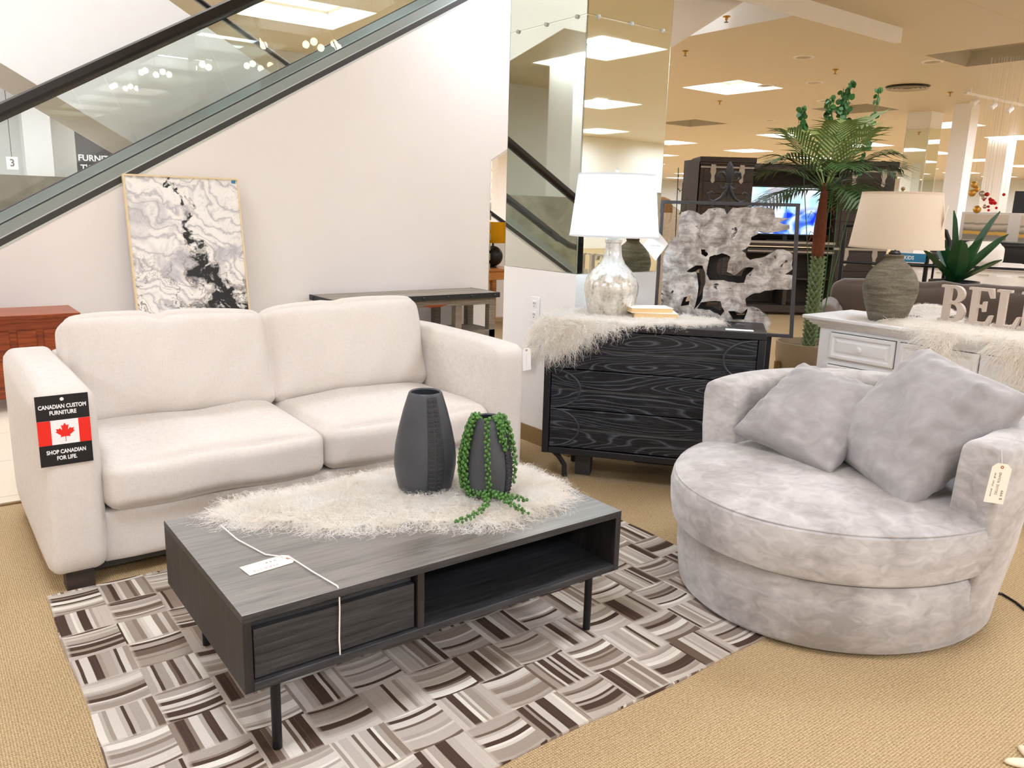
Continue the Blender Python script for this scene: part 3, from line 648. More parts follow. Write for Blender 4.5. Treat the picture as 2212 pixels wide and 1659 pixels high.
# ------------------------------------------------------------------ rug
t = B(); RX0, RX1, RY0, RY1 = .266, 2.46, 1.40, 3.0
nx, ny = 56, 44
def rugpt(u, v):
    x = u * (RX1 - RX0); y = v * (RY1 - RY0)
    return (x + .004 * math.sin(y * 9), y + .006 * math.sin(x * 8) * (1 - v), .006 + .0015 * math.sin(x * 7 + y * 5))
t.grid(rugpt, nx, ny); k = len(t.v)
P = [rugpt(i / nx, 0) for i in range(nx + 1)] + [rugpt(1, j / ny) for j in range(1, ny + 1)] + [rugpt(1 - i / nx, 1) for i in range(1, nx + 1)] + [rugpt(0, 1 - j / ny) for j in range(1, ny)]
n = len(P); t.add(P + [(p[0], p[1], 0) for p in P], [(i, (i + 1) % n, n + (i + 1) % n, n + i) for i in range(n)])
o = obj('area_rug', t, M['rug'], smooth=False, loc=(RX0, RY0, .001)); tag(o, 'patchwork hide rug in a basket weave of brown and cream strips under the coffee table', 'rug')
# ------------------------------------------------------------------ sofa
SX0, SX1, SY0, SY1 = .285, 2.345, 2.985, 3.98
sofa = thing('sofa', 'cream linen two-seat sofa with loose back cushions behind the coffee table', 'sofa', ((SX0 + SX1) / 2, SY0, 0))
hw = (SX1 - SX0) / 2; D = SY1 - SY0; AW = .19
for sgn in (-1, 1):
    def lean(p, q, s=sgn):
        return np.array([q[0], q[1], q[2]])
    o = obj('arm', rbox(AW, D, .665, .045, 16, (.012, .008, .012)), M['linen'], sofa, loc=(sgn * (hw - AW / 2), D / 2, .065 + .665 / 2)); weld(o)
o = obj('base_frame', rbox(2 * hw - 2 * AW + .03, D - .06, .20, .02, 12, (0, .004, 0)), M['linen'], sofa, loc=(0, D / 2 + .01, .165)); weld(o)
o = obj('back_frame', rbox(2 * hw - 2 * AW + .04, .18, .66, .05, 14, (0, .005, .01)), M['linen'], sofa, loc=(0, D - .10, .40)); weld(o)
sw = (2 * hw - 2 * AW) / 2
def puff(seed, amp=.006):
    rg = random.Random(seed); ph = [rg.uniform(0, 6) for _ in range(6)]
    def fn(p, q):
        w = amp * (math.sin(q[0] * 9 + ph[0]) * math.sin(q[1] * 7 + ph[1]) + .5 * math.sin(q[0] * 17 + ph[2] + q[2] * 8) + .5 * math.sin(q[2] * 15 + ph[3] + q[0] * 5))
        e = 1 - max(abs(p[0]) ** 6, 0)
        return q + np.array([0, -w * .6, w]) * (.4 + .6 * e)
    return fn
for i, sgn in enumerate((-1, 1)):
    o = obj('seat_cushion', rbox(sw - .004, .72, .185, .05, 26, (.004, .02, .032), puff(3 + i, .007)), M['linen'], sofa, loc=(sgn * sw / 2, .372 + (.0 if i else -.012), .36)); weld(o)
    b = B(); hx = sw / 2 - .012
    def bp(u, v):
        pass
    def slump(p, q, i=i):
        x, y, z = q
        # soft top corners sag, centre crease, belly forward
        z2 = z - .012 * (abs(p[0]) ** 3) * max(p[2], 0) + (.012 if i else -.008) * p[0] * max(p[2], 0)
        z2 -= .022 * math.exp(-((p[0] + .12) / .08) ** 2) * max(p[2], 0) ** 3 * (1 if i == 0 else .4)
        y2 = y - .05 * (1 - p[0] ** 2) * (1 - p[2] ** 2) * (p[1] < 0) + .006 * math.sin(x * 14 + z * 9 + i) + .004 * math.sin(x * 31 - z * 22)
        y2 += .008 * math.exp(-((p[0] + .12 - (p[2] - 1) * .12) / .035) ** 2) * (p[2] > .3)
        return np.array([x, y2, z2])
    o = obj('back_cushion', rbox(sw + .01, .19, .47, .058, 28, (.012, .03, .012), slump), M['linen'], sofa); weld(o)
    o.location = (sgn * (sw / 2 - .005), .715, .645 + (.012 if i else 0)); o.rotation_euler = (math.radians(-15), 0, math.radians(1.5 if i else -1))
for x in (-hw + .08, hw - .12):
    for y in (.06, D - .1):
        b = B(); b.box(x - .03, x + .06, y - .03, y + .05, 0, .07); obj('foot', b, M['darkplank'], sofa)
b = B(); b.box(-hw + .14, hw - .14, .10, D - .1, .03, .08); obj('dust_cover', b, M['slot'], sofa, smooth=False)
# flag placard pinned to the left arm front
pl = thing('sign_placard', 'black placard with a red and white maple leaf flag on the left sofa arm', 'sign', (SX0 + .083, SY0 - .012, .60))
W2, H2 = .079, .121
F3 = lambda u, v, d: (u, -d, v)
b = B(); b.box(-W2, W2, -.0015, .0015, -H2, H2); obj('card', b, M['printblack'], pl, smooth=False)
b = B(); b.box(-W2, W2, -.0025, -.0016, -.048, .036); obj('flag_field', b, M['printwhite'], pl, smooth=False)
for x0, x1 in ((-W2, -.04), (.043, W2)):
    b = B(); b.box(x0, x1, -.0032, -.0026, -.048, .036); obj('flag_bar', b, M['printred'], pl, smooth=False)
leaf = [(0, 1), (.17, .68), (.37, .78), (.27, .2), (.52, .46), (.58, .33), (.88, .39), (.79, .11), (.93, .03), (.42, -.38), (.48, -.57), (.05, -.5), (.05, -.56)]
leaf = leaf + [(-x, y) for x, y in leaf[::-1]][:-1]
b = fill([[(.0015 + x * .031, -.006 + y * .031) for x, y in leaf]], .0006, lambda u, v, w: (u, -.0027 - w, v)); obj('maple_leaf', b, M['printred'], pl, smooth=False)
b = B(); b.box(.0005, .0025, -.0032, -.0026, -.04, -.022); obj('leaf_stem', b, M['eyelet'], pl, smooth=False)
def put_text(parent, s, size, width, pos, m, rx=PI / 2, bold=.0, name='lettering', rz=0):
    b = text_b(s, size, width, bold=bold); o = obj(name, b, m, parent, smooth=False, fixn=False); o.location = pos; o.rotation_euler = (rx, 0, rz); return o
put_text(pl, 'CANADIAN CUSTOM', .019, .142, (0, -.002, .082), M['printwhite'], bold=.0006)
put_text(pl, 'FURNITURE', .019, .08, (0, -.002, .061), M['printwhite'], bold=.0006)
put_text(pl, 'SHOP CANADIAN', .019, .118, (0, -.002, -.074), M['printwhite'], bold=.0006)
put_text(pl, 'FOR LIFE.', .019, .06, (0, -.002, -.096), M['printwhite'], bold=.0006)
b = B(); b.lathe([(0, 0), (.006, 0), (.006, .001), (0, .001)], 12); b.xf(Matrix.Rotation(PI / 2, 4, 'X') @ Matrix.Translation((0, .107, .0016))); obj('hang_hole', b, M['printwhite'], pl)
# ------------------------------------------------------------------ coffee table
CT = thing('coffee_table', 'low charcoal oak coffee table with a drawer and an open cubby on black legs', 'table', (.540, 1.733, 0))
L_, W_, ZT, ZB, th = 1.234, .702, .42, .214, .022
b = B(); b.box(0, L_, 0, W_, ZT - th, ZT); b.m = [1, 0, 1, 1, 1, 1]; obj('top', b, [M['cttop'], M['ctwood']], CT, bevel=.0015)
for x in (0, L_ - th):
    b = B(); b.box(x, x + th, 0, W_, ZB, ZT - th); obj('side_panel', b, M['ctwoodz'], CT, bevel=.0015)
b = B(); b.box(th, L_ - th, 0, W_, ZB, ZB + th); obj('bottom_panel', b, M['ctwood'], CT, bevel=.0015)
DX = .475
b = B(); b.box(DX, DX + th, .004, W_ - .02, ZB + th, ZT - th); obj('divider', b, M['ctwoodz'], CT, bevel=.0015)
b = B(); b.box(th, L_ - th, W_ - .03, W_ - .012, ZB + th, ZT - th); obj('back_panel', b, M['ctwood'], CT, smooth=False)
dr = B(); dr.box(th + .006, DX - .006, .012, .032, ZB + th + .005, ZT - th - .028)
for k in range(1, 6):
    z = ZB + th + .005 + k * .024; 
    dr.box(th + .007, DX - .007, .0108, .0125, z - .0095, z + .0095)
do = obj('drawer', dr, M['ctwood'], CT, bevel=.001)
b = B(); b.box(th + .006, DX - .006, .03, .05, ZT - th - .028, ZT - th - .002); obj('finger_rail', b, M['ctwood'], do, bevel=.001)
b = B(); b.box(th + .012, DX - .012, .034, .5, ZB + th + .006, ZB + th + .02); obj('drawer_box', b, M['darkplank'], do, smooth=False)
b = B()
for y in (.05, W_ - .08): b.box(.06, L_ - .06, y, y + .03, ZB - .022, ZB)
for x in (.06, L_ - .09): b.box(x, x + .03, .05, W_ - .05, ZB - .022, ZB)
obj('leg_frame', b, M['blackmetal'], CT, bevel=.002)
for x in (.088, L_ - .088):
    for y in (.045, W_ - .06):
        b = B(); b.tube([(x, y, .008), (x, y, ZB - .01)], .0125, 16); obj('leg', b, M['blackmetal'], CT)
# wool throw helper
def wool_throw(name, label, outline, surf, dens, length, droop, seed, cat='throw', floor=None, edge=.10, pad=.012, loc=(0, 0, 0), rotz=0, width=.0022, curl=.16):
    P = np.array(outline); mn = P.min(0); mx = P.max(0); rg = np.random.default_rng(seed)
    n = int((mx - mn).prod() * dens); x = rg.uniform(mn[0], mx[0], n); y = rg.uniform(mn[1], mx[1], n); k = inpoly(x, y, P); x = x[k]; y = y[k]
    de, gx, gy = dist_poly(x, y, P)
    p, nr, tx, ty = surf(x, y)
    w = np.clip(1 - de / edge, 0, 1)[:, None]
    d = nr * (1 - .72 * w) + (tx * gx[:, None] + ty * gy[:, None]) * (.25 + .9 * w)
    d /= np.linalg.norm(d, axis=1)[:, None]
    LL = length * (1 + .4 * w[:, 0])
    parts = [strands(p + nr * pad * .8, d, LL, width, 6, curl, droop, seed, floor=floor)]
    # hide beneath the wool
    g = 40; bx = np.linspace(mn[0], mx[0], g + 1); by = np.linspace(mn[1], mx[1], g + 1); qv = []; qf = []
    for i in range(g):
        for j in range(g):
            cx = (bx[i] + bx[i+1]) / 2; cy = (by[j] + by[j+1]) / 2
            if not inpoly(np.array([cx]), np.array([cy]), P)[0]: continue
            X = np.array([bx[i], bx[i+1], bx[i+1], bx[i]]); Y = np.array([by[j], by[j], by[j+1], by[j+1]]); s, nn, _, _ = surf(X, Y)
            qf.append([len(qv) + a for a in range(4)]); qv += list(s + nn * pad)
    parts.append((np.array(qv), np.array(qf)))
    me = big_mesh(name, parts); o = bpy.data.objects.new(name, me); COL.objects.link(o); me.materials.append(M['wool']); o.location = loc; o.rotation_euler = (0, 0, rotz)
    me.polygons.foreach_set('use_smooth', [True] * len(me.polygons))
    return tag(o, label, cat)
e3 = lambda n, v: np.tile(np.array(v, float), (n, 1))
def flat(z):
    def f(x, y):
        n = len(x); return np.stack([x, y, np.full(n, z) + .006 * np.sin(x * 11) * np.sin(y * 13)], 1), e3(n, (0, 0, 1)), e3(n, (1, 0, 0)), e3(n, (0, 1, 0))
    return f
def ct_floor(p):
    on = (p[:, 0] > .54) & (p[:, 0] < 1.774) & (p[:, 1] > 1.733) & (p[:, 1] < 2.435)
    p[:, 2] = np.where(on, np.maximum(p[:, 2], .4225), p[:, 2]); return p
out = [(.66, 2.37), (.74, 2.27), (.86, 2.19), (.93, 2.08), (1.03, 2.06), (1.10, 2.01), (1.17, 1.99), (1.24, 1.93), (1.32, 1.86), (1.42, 1.85), (1.49, 1.88), (1.58, 1.87), (1.66, 1.90), (1.735, 1.97), (1.755, 2.10), (1.74, 2.26), (1.64, 2.40), (1.45, 2.455), (1.2, 2.445), (1.0, 2.44), (.83, 2.445), (.72, 2.43)]
wool_throw('sheepskin_throw', 'curly white sheepskin spread over the coffee table under the vases', out, flat(.421), 52000, .058, .55, 11, floor=ct_floor)
# ------------------------------------------------------------------ vases
def vase(name, label, loc, H, prof, rot, tilt=0):
    v = thing(name, label, 'vase', loc, rot)
    b = B(); inner = [(r - .008, z) for r, z in prof[::-1] if z > H * .35]
    b.lathe(prof + [(prof[-1][0] - .004, H + .002)] + inner + [(0, H * .35)], 48); obj('body', b, M['vase'], v)
    # overlapping leather strip with stitched ridges
    R = lambda z: np.interp(z, [p[1] for p in prof], [p[0] for p in prof])
    b = B(); n = 30
    def st(u, w): 
        z = H * (.05 + .93 * w); a = (u - .5) * .55; r = R(z) + .003; return (r * math.cos(a), r * math.sin(a), z)
    b.grid(st, 6, 40); obj('strip', b, M['vasedark'], v, fixn=False)
    b = B()
    for k in range(n):
        z = H * (.07 + .89 * k / (n - 1)); r = R(z) + .0038
        for a0, a1 in ((-.24, -.06), (.02, .2)):
            b.tube([(r * math.cos(a), r * math.sin(a), z + .004 * math.sin(k * 2.1)) for a in (a0, (a0 + a1) / 2, a1)], .0026, 5)
    obj('stitching', b, M['vasedark'], v); return v
vase('tall_vase', 'tall empty charcoal vase with a stitched seam, left of the small one', (1.322, 2.215, .437), .335, [(.0, 0), (.082, 0), (.089, .008), (.098, .05), (.1035, .09), (.1035, .115), (.099, .16), (.088, .215), (.073, .275), (.06, .318), (.055, .333)], math.radians(-100))
vase('small_vase', 'short charcoal vase holding a trailing string-of-pearls plant', (1.458, 2.045, .437), .27, [(.0, 0), (.062, 0), (.069, .006), (.078, .045), (.081, .085), (.0785, .125), (.069, .18), (.057, .232), (.047, .26), (.043, .268)], math.radians(-62))
# trailing plant: each strand a part
tp = thing('string_of_pearls', 'trailing green string-of-pearls plant spilling from the small vase', 'plant', (1.458, 2.045, .70))
VX, VY = 1.458, 2.045
prof2 = ([0, .05, .1, .14, .19, .235, .268], [.064, .076, .082, .08, .071, .058, .046])
def pearl_strand(path, seed):
    rg = random.Random(seed); P = [Vector(p) for p in path]; b = B()
    # resample
    L = [0]
    for i in range(1, len(P)): L.append(L[-1] + (P[i] - P[i-1]).length)
    def at(s):
        for i in range(1, len(P)):
            if s <= L[i]: return P[i-1].lerp(P[i], (s - L[i-1]) / (L[i] - L[i-1] + 1e-9))
        return P[-1]
    b.tube([at(L[-1] * k / 24) for k in range(25)], .0013, 5)
    s = 0; k = 0
    while s < L[-1]:
        p = at(s); a = k * 2.4; d = (at(min(s + .01, L[-1])) - p).normalized() if s < L[-1] - .01 else Vector((0, 0, -1))
        u = d.orthogonal().normalized(); w = d.cross(u); off = (u * math.cos(a) + w * math.sin(a)) * .0068
        b.sphere(p + off, rg.uniform(.0042, .0056), 8, 6, sc=(1, 1, 1.15)); s += rg.uniform(.0048, .0062); k += 1
    return obj('strand', b, M['pearl'], tp)
def drape(ang, drop, tail=None, seed=0, lift=.012):
    """over the lip at angle ang, down the outside by drop, optional tail points on the wool"""
    c, s = math.cos(ang), math.sin(ang); pts = [(.025 * c, .025 * s, -.03), (.034 * c, .034 * s, .0 + lift), (.047 * c, .047 * s, .004 + lift * .5)]
    z = .26
    while .27 - z < drop:
        r = np.interp(z, *prof2) + .008; pts.append((r * c, r * s, z - .263)); z -= .03; ang += .02; c, s = math.cos(ang), math.sin(ang)
    if tail: pts += [(x - VX, y - VY, z - .70) for x, y, z in tail]
    return pearl_strand(pts, seed)
ZW = .475
A0 = math.atan2(-.80, -.60)            # towards the viewer, roughly
lf_ = A0 - 1.62
drape(lf_ - .25, .24, [(1.375, 2.06, .475)], 1); drape(lf_, .23, [(1.385, 2.03, .475)], 2); drape(lf_ + .2, .25, [(1.40, 2.0, .472), (1.39, 1.98, .475)], 3); 
drape(lf_ + .3, .25, [(1.405, 1.985, .475), (1.385, 1.955, .474), (1.37, 1.915, .472), (1.33, 1.895, .462), (1.28, 1.89, .45), (1.235, 1.895, .445)], 5)
drape(lf_ + .55, .26, [(1.42, 1.975, .478), (1.43, 1.94, .476), (1.455, 1.9, .472)], 6)
drape(A0 - .05, .265, [(1.425, 1.975, .478), (1.435, 1.945, .476), (1.465, 1.915, .473), (1.49, 1.895, .468), (1.505, 1.885, .46)], 7)
drape(lf_ + .62, .265, [(1.415, 1.965, .478), (1.425, 1.93, .476), (1.43, 1.895, .47), (1.45, 1.86, .455), (1.46, 1.83, .446)], 8)
drape(A0 + .62, .1, None, 9); drape(A0 + .75, .125, None, 10); drape(A0 + .95, .05, None, 14)
drape(A0 + 1.4, .23, None, 11); drape(A0 + 1.55, .2, None, 12); drape(A0 + 1.7, .12, None, 13)
# ------------------------------------------------------------------ tags
def price_tag(name, label, loc, rot, L, Wd, m, writing, hole=True):
    """swing tag lying in its local XY plane, hole at +x end"""
    t = thing(name, label, 'price tag', loc); t.rotation_euler = rot
    pl = [(-L / 2, -Wd / 2), (L / 2 - Wd * .22, -Wd / 2), (L / 2, -Wd * .26), (L / 2, Wd * .26), (L / 2 - Wd * .22, Wd / 2), (-L / 2, Wd / 2)]
    b = B(); b.prism(pl, 0, .0008, lambda u, v, d: (u, v, d)); obj('card', b, m, t, smooth=False)
    if hole: b = B(); b.ring([(.002, .0009), (.005, .0009), (.005, .0016), (.002, .0016)], 14, (L / 2 - .011, 0, 0)); obj('eyelet', b, M['eyelet'], t)
    for s, size, w, x, y, mm in writing:
        tb = text_b(s, size, w, depth=.0003); o = obj('handwriting', tb, mm, t, smooth=False, fixn=False); o.location = (x, y, .0011)
    return t
tg = price_tag('price_tag', 'cream price tag on white string lying on the coffee table top', (.69, 1.965, .4212), (0, 0, math.radians(6)), .135, .062, M['paper'], [('6 4 8  #  2 7 5', .011, .07, -.015, -.016, M['inkred']), ('2 4 9', .008, .03, .012, .012, M['ink']), ('___', .01, .02, -.05, .02, M['ink'])])
for o in tg.children:
    if o.name.startswith('handwriting'): o.rotation_euler = (0, 0, PI)
b = B(); b.tube([(-.0, .30, .015), (.003, .2, .004), (.02, .06, .002), (.062, -.005, .003), (.063, -.03, .003), (.065, -.12, .003), (.07, -.2, .003), (.072, -.229, .003), (.073, -.2365, -.005), (.073, -.237, -.06), (.07, -.237, -.14), (.072, -.237, -.2), (.065, -.225, -.215), (.05, -.19, -.222), (.04, -.16, -.215)], .0021, 6)
obj('string', b, M['string'], tg)
price_tag('price_tag', 'white hang tag at the outer corner of the right sofa arm', (2.350, 2.99, .66), (PI / 2, math.radians(-94), 0), .11, .05, M['card'], [('____ _____ ___', .007, .06, -.01, .004, M['ink'])])
# ------------------------------------------------------------------ chest of drawers
CW, CD, CZ, CB = 1.06, .386, .828, .14
ch = thing('chest_of_drawers', 'black cerused oak chest with curved drawer mouldings beside the mirrored column', 'chest', (2.532, 3.075, 0), math.radians(-51.4))
b = B(); b.box(0, CW, 0, CD, CZ - .034, CZ); b.box(0, .034, 0, CD, CB, CZ - .034); b.box(CW - .034, CW, 0, CD, CB, CZ - .034); b.box(.034, CW - .034, 0, CD, CB, CB + .034); b.box(.034, CW - .034, CD - .02, CD - .005, CB + .034, CZ - .034)
obj('case', b, M['blackpaint'], ch, bevel=.003)
i0, i1 = .036, CW - .036; z0 = CB + .036; z1 = CZ - .036; dh = (z1 - z0) / 3
for k in range(3):
    za, zb = z0 + k * dh + .002, z0 + (k + 1) * dh - .002; zm = (za + zb) / 2
    b = B()
    for a, c in ((za, zm - .0035), (zm + .0035, zb)): b.box(i0, i1, .008, .028, a, c)
    dr = obj('drawer', b, M['blackoak'], ch, bevel=.004)
    m = B(); m.box(i0, i1, .011, .026, zm - .004, zm + .004); obj('reveal', m, M['slot'], dr, smooth=False)
    for sgn, xe in ((1, i0 + .003), (-1, i1 - .003)):
        for hi in (0, 1):
            zz = za + .003 if hi == 0 else zb - .003
            b = B(); P = [(xe + sgn * .15 * math.sin(a), .0075, zz + (zm - zz) * (1 - math.cos(a))) for a in [PI / 2 * q / 14 for q in range(15)]]
            b.tube(P, .005, 8); obj('curved_moulding', b, M['arcoak'], dr)
for x in (.1, CW - .1):
    for y in (.06, CD - .06):
        b = B(); sg = 1 if x < .5 else -1
        b.tube([(x - sg * .06, y, CB + .004), (x - sg * .02, y, CB - .03), (x + sg * .012, y, CB - .075), (x + sg * .015, y, .006)], [.014, .013, .012, .014], 10, flat=1.3); obj('leg', b, M['iron'], ch)
b = B(); b.box(.16, .24, .12, .2, 0, CB + .002); obj('centre_support', b, M['slot'], ch, smooth=False)
cd_, sd_ = math.cos(math.radians(-51.4)), math.sin(math.radians(-51.4))
CH = lambda u, v, z: (2.532 + u * cd_ - v * sd_, 3.075 + u * sd_ + v * cd_, z)
def chest_surf(R=.03):
    def f(s, q):                       # s along width (0 = left edge, negative hangs over the left end), q: + towards back, negative hangs over the front
        n = len(s); x = s.copy(); y = q.copy(); z = np.full(n, CZ + .002); nr = np.zeros((n, 3)); nr[:, 2] = 1
        ol = np.clip(-s, 0, None); of = np.clip(-q, 0, None)
        x = np.where(s < 0, -.012 - .03 * np.tanh(ol * 20) - .12 * ol, x); y = np.where(q < 0, -.012 - .02 * np.tanh(of * 20) - .08 * of, y)
        z = z - np.hypot(ol, of) * .98
        wl = np.tanh(ol * 18); wf = np.tanh(of * 18); nr[:, 0] = -wl; nr[:, 1] = -wf; nr[:, 2] = 1.05 - np.maximum(wl, wf); nr /= np.linalg.norm(nr, axis=1)[:, None]
        tx = np.zeros((n, 3)); tx[:, 0] = 1 - wl; tx[:, 2] = wl; ty = np.zeros((n, 3)); ty[:, 1] = 1 - wf; ty[:, 2] = wf
        return np.stack([x, y, z], 1), nr, tx, ty
    return f
o2 = [(-.20, -.09), (-.14, -.16), (-.05, -.17), (.06, -.165), (.13, -.135), (.20, -.08), (.29, -.045), (.40, -.02), (.52, .0), (.60, .035), (.70, .05), (.80, .13), (.85, .2), (.80, .29), (.66, .34), (.4, .36), (.1, .36), (-.1, .33), (-.18, .15)]
wool_throw('sheepskin_throw', 'curly white sheepskin draped over the left corner of the black chest', o2, chest_surf(), 72000, .042, .5, 23, width=.0027, loc=(2.532, 3.075, 0), rotz=math.radians(-51.4), edge=.06)
b = B(); b.box(-.065, .065, -.025, .025, 0, .0015); o = obj('price_card', b, M['card'], loc=CH(.935, .055, CZ + .001), smooth=False); o.rotation_euler = (0, 0, math.radians(-51)); tag(o, 'small white price card lying on the right end of the black chest', 'price card')
# ------------------------------------------------------------------ mercury glass lamp
def table_lamp(name, label, loc, base_prof, base_m, neck, z0, z1, r0, r1, shade_m, neck_m, tiltz=0):
    t = thing(name, label, 'lamp', loc)
    b = B(); b.lathe(base_prof, 48); obj('base', b, base_m, t)
    b = B(); b.lathe([(0, neck[0]), (.030, neck[0]), (.032, neck[0] + .008), (.024, neck[0] + .016), (.022, neck[1]), (0, neck[1])], 24); obj('neck_collar', b, neck_m, t)
    b = B(); b.tube([(0, 0, neck[1]), (0, 0, z1 + .015)], .004, 8); b.sphere((0, 0, z1 + .022), .011, 12, 8)
    for a in (0, 2.094, 4.188): b.tube([(0, 0, z1 - .008), (r1 * math.cos(a), r1 * math.sin(a), z1 - .006)], .002, 5)
    obj('harp', b, M['brownbase'] if neck_m is M['iron'] else M['alu'], t)
    n = 64; b = B(); b.lathe([(r0, z0), (r1, z1)], n); b.f = [f for f in b.f if len(f) == 4]; s = obj('lamp_shade', b, shade_m, t)
    b = B(); b.ring([(r0 - .001, z0 - .002), (r0 + .0025, z0 - .002), (r0 + .0015, z0 + .008), (r0 - .002, z0 + .008)], n); obj('shade_trim', b, shade_m, s); b = B(); b.ring([(r1 - .002, z1 - .008), (r1 + .0015, z1 - .008), (r1 + .001, z1 + .002), (r1 - .003, z1 + .002)], n); obj('shade_trim', b, shade_m, s)
    b = B(); b.sphere((0, 0, z0 + .1), .028, 14, 10); obj('bulb', b, M['bulb'] if name == 'x' else M['clear'], t)
    return t
LA = CH(.285, .25, CZ + .016)
lp = table_lamp('table_lamp', 'lit mercury glass table lamp with a white shade on the black chest', LA,
    [(0, 0), (.105, 0), (.114, .006), (.128, .06), (.140, .12), (.141, .15), (.130, .19), (.1, .228), (.066, .262), (.047, .3), (.041, .345), (.039, .366), (.044, .37), (.044, .384), (0, .386)], M['mercury'], (.385, .40), .40, .705, .226, .192, M['shadewhite'], M['alu'])
L = bpy.data.lights.new('lamp bulb', 'POINT'); L.energy = 8; L.color = (.55, .78, 1); L.shadow_soft_size = .05
lo = bpy.data.objects.new('lamp bulb', L); COL.objects.link(lo); lo.location = (LA[0], LA[1], LA[2] + .56)
# books
def book(name, label, loc, rz, l, w, h, open_=0):
    t = thing(name, label, 'book', loc, rz)
    b = B(); b.box(-l / 2 + .002, l / 2 - .002, -w / 2 + .002, w / 2 - .003, .002, h - .002); 
    if open_: b.v = [(x, y, z + (.004 * math.sin((x / l + .5) * PI) if z > h / 2 else 0)) for x, y, z in b.v]
    obj('pages', b, M['page'], t, smooth=False)
    b = B(); b.box(-l / 2, l / 2, -w / 2, w / 2, 0, .002); b.box(-l / 2, l / 2, -w / 2, w / 2, h - .002, h); b.box(-l / 2, l / 2, w / 2 - .003, w / 2, 0, h); obj('cover', b, M['cover'], t, smooth=False)
    return t
bk = CH(.515, .21, CZ + .022)
book('book', 'lower cream-paged book lying on the chest sheepskin', bk, math.radians(-38), .22, .145, .026)
book('book', 'upper cream-paged book resting crooked on the other by the mercury lamp', (bk[0] - .02, bk[1] + .02, bk[2] + .0262), math.radians(-30), .215, .14, .024, 1)
# ------------------------------------------------------------------ framed driftwood
OUT = [(-0.455, 1.371), (-0.419, 1.385), (-0.374, 1.374), (-0.355, 1.362), (-0.321, 1.394), (-0.278, 1.401), (-0.241, 1.396), (-0.227, 1.368), (-0.2, 1.403), (-0.134, 1.408), (-0.015, 1.408), (0.001, 1.396), (0.01, 1.36), (0.078, 1.359), (0.033, 1.336), (0.081, 1.326), (0.083, 1.305), (-0.009, 1.283), (-0.064, 1.291), (-0.068, 1.275), (-0.097, 1.259), (-0.105, 1.215), (-0.139, 1.189), (-0.093, 1.144), (-0.022, 1.163), (0.034, 1.202), (0.063, 1.203), (0.11, 1.18), (0.117, 1.107), (0.081, 1.08), (0.12, 1.076), (0.127, 1.005), (0.071, 1.002), (-0.007, 0.992), (-0.077, 0.966), (-0.1, 0.946), (-0.091, 0.908), (-0.06, 0.907), (-0.022, 0.893), (0.01, 0.869), (0.038, 0.833), (0.024, 0.787), (0.007, 0.775), (-0.14, 0.775), (-0.329, 0.775), (-0.525, 0.775), (-0.528, 0.955), (-0.53, 1.18), (-0.501, 1.226), (-0.472, 1.252), (-0.461, 1.278), (-0.465, 1.334)]
HOLES = [[(-0.296, 1.152), (-0.236, 1.173), (-0.191, 1.156), (-0.201, 1.124), (-0.203, 1.08), (-0.165, 1.063), (-0.12, 1.103), (-0.071, 1.105), (-0.104, 1.066), (-0.113, 1.027), (-0.168, 1.028), (-0.237, 1.034), (-0.286, 1.032), (-0.304, 1.063)], [(-0.408, 1.071), (-0.361, 1.105), (-0.329, 1.106), (-0.311, 1.069), (-0.307, 1.012), (-0.316, 0.934), (-0.356, 0.874), (-0.342, 0.946), (-0.34, 0.997), (-0.358, 1.073)], [(-0.424, 0.889), (-0.411, 0.936), (-0.374, 0.95), (-0.383, 0.898)], [(-0.338, 0.881), (-0.321, 0.915), (-0.222, 0.926), (-0.199, 0.876), (-0.216, 0.849), (-0.274, 0.878)], [(-0.181, 0.877), (-0.15, 0.879), (-0.112, 0.868), (-0.084, 0.896), (-0.097, 0.837), (-0.152, 0.834)], [(-0.342, 1.188), (-0.317, 1.189), (-0.303, 1.164), (-0.314, 1.151), (-0.337, 1.163)]]
art = thing('framed_driftwood', 'grey driftwood slab with holes in a thin dark metal frame behind the black chest', 'wall art', CH(CW, .42, 0), math.radians(-51.4))
def rag(P, seed, a=.0045):
    rg = random.Random(seed); o = []
    for i in range(len(P)):
        p, q = P[i], P[(i + 1) % len(P)]; L = math.hypot(q[0] - p[0], q[1] - p[1]); k = max(1, int(L / .02))
        for j in range(k):
            f = j / k; o.append((p[0] + (q[0] - p[0]) * f + (rg.uniform(-a, a) if j else 0), p[1] + (q[1] - p[1]) * f + (rg.uniform(-a, a) if j else 0)))
    return o
b = fill([rag(OUT, 1)] + [rag(h, 2 + i) for i, h in enumerate(HOLES)], .045, lambda u, v, w: (u, -.012 + w, v), 1); obj('driftwood_slab', b, [M['drift'], M['charred']], art, smooth=False)
cen = lambda h: (sum(p[0] for p in h) / len(h), sum(p[1] for p in h) / len(h))
H2 = [[(cen(h)[0] + (u - cen(h)[0]) * .66 + .012, cen(h)[1] + (v - cen(h)[1]) * .66 + .01) for u, v in h] for h in HOLES]
b = fill([[(u * .985 - .002, 1.09 + (v - 1.09) * .985) for u, v in rag(OUT, 1)]] + [rag(h, 12 + i) for i, h in enumerate(H2)], .012, lambda u, v, w: (u, .034 + w, v)); obj('charred_underside', b, M['charred'], art, smooth=False)
b = B(); b.box(-.56, .152, -.014, .014, .756, .772); b.box(-.56, .152, -.014, .014, 1.415, 1.431); b.box(-.56, -.545, -.014, .014, .772, 1.415); b.box(.118 + .016, .152, -.014, .014, .772, 1.415)
b.v = [(x - .03 * (z > 1.1) * (x > 0), y, z) for x, y, z in b.v]; obj('frame', b, M['greymetal'], art, bevel=.001, smooth=False)
b = B(); b.prism([(-.64, 1.20), (-.57, 1.12), (-.51, 1.21), (-.58, 1.29)], -.02, -.0185, lambda u, v, d: (u, d, v))
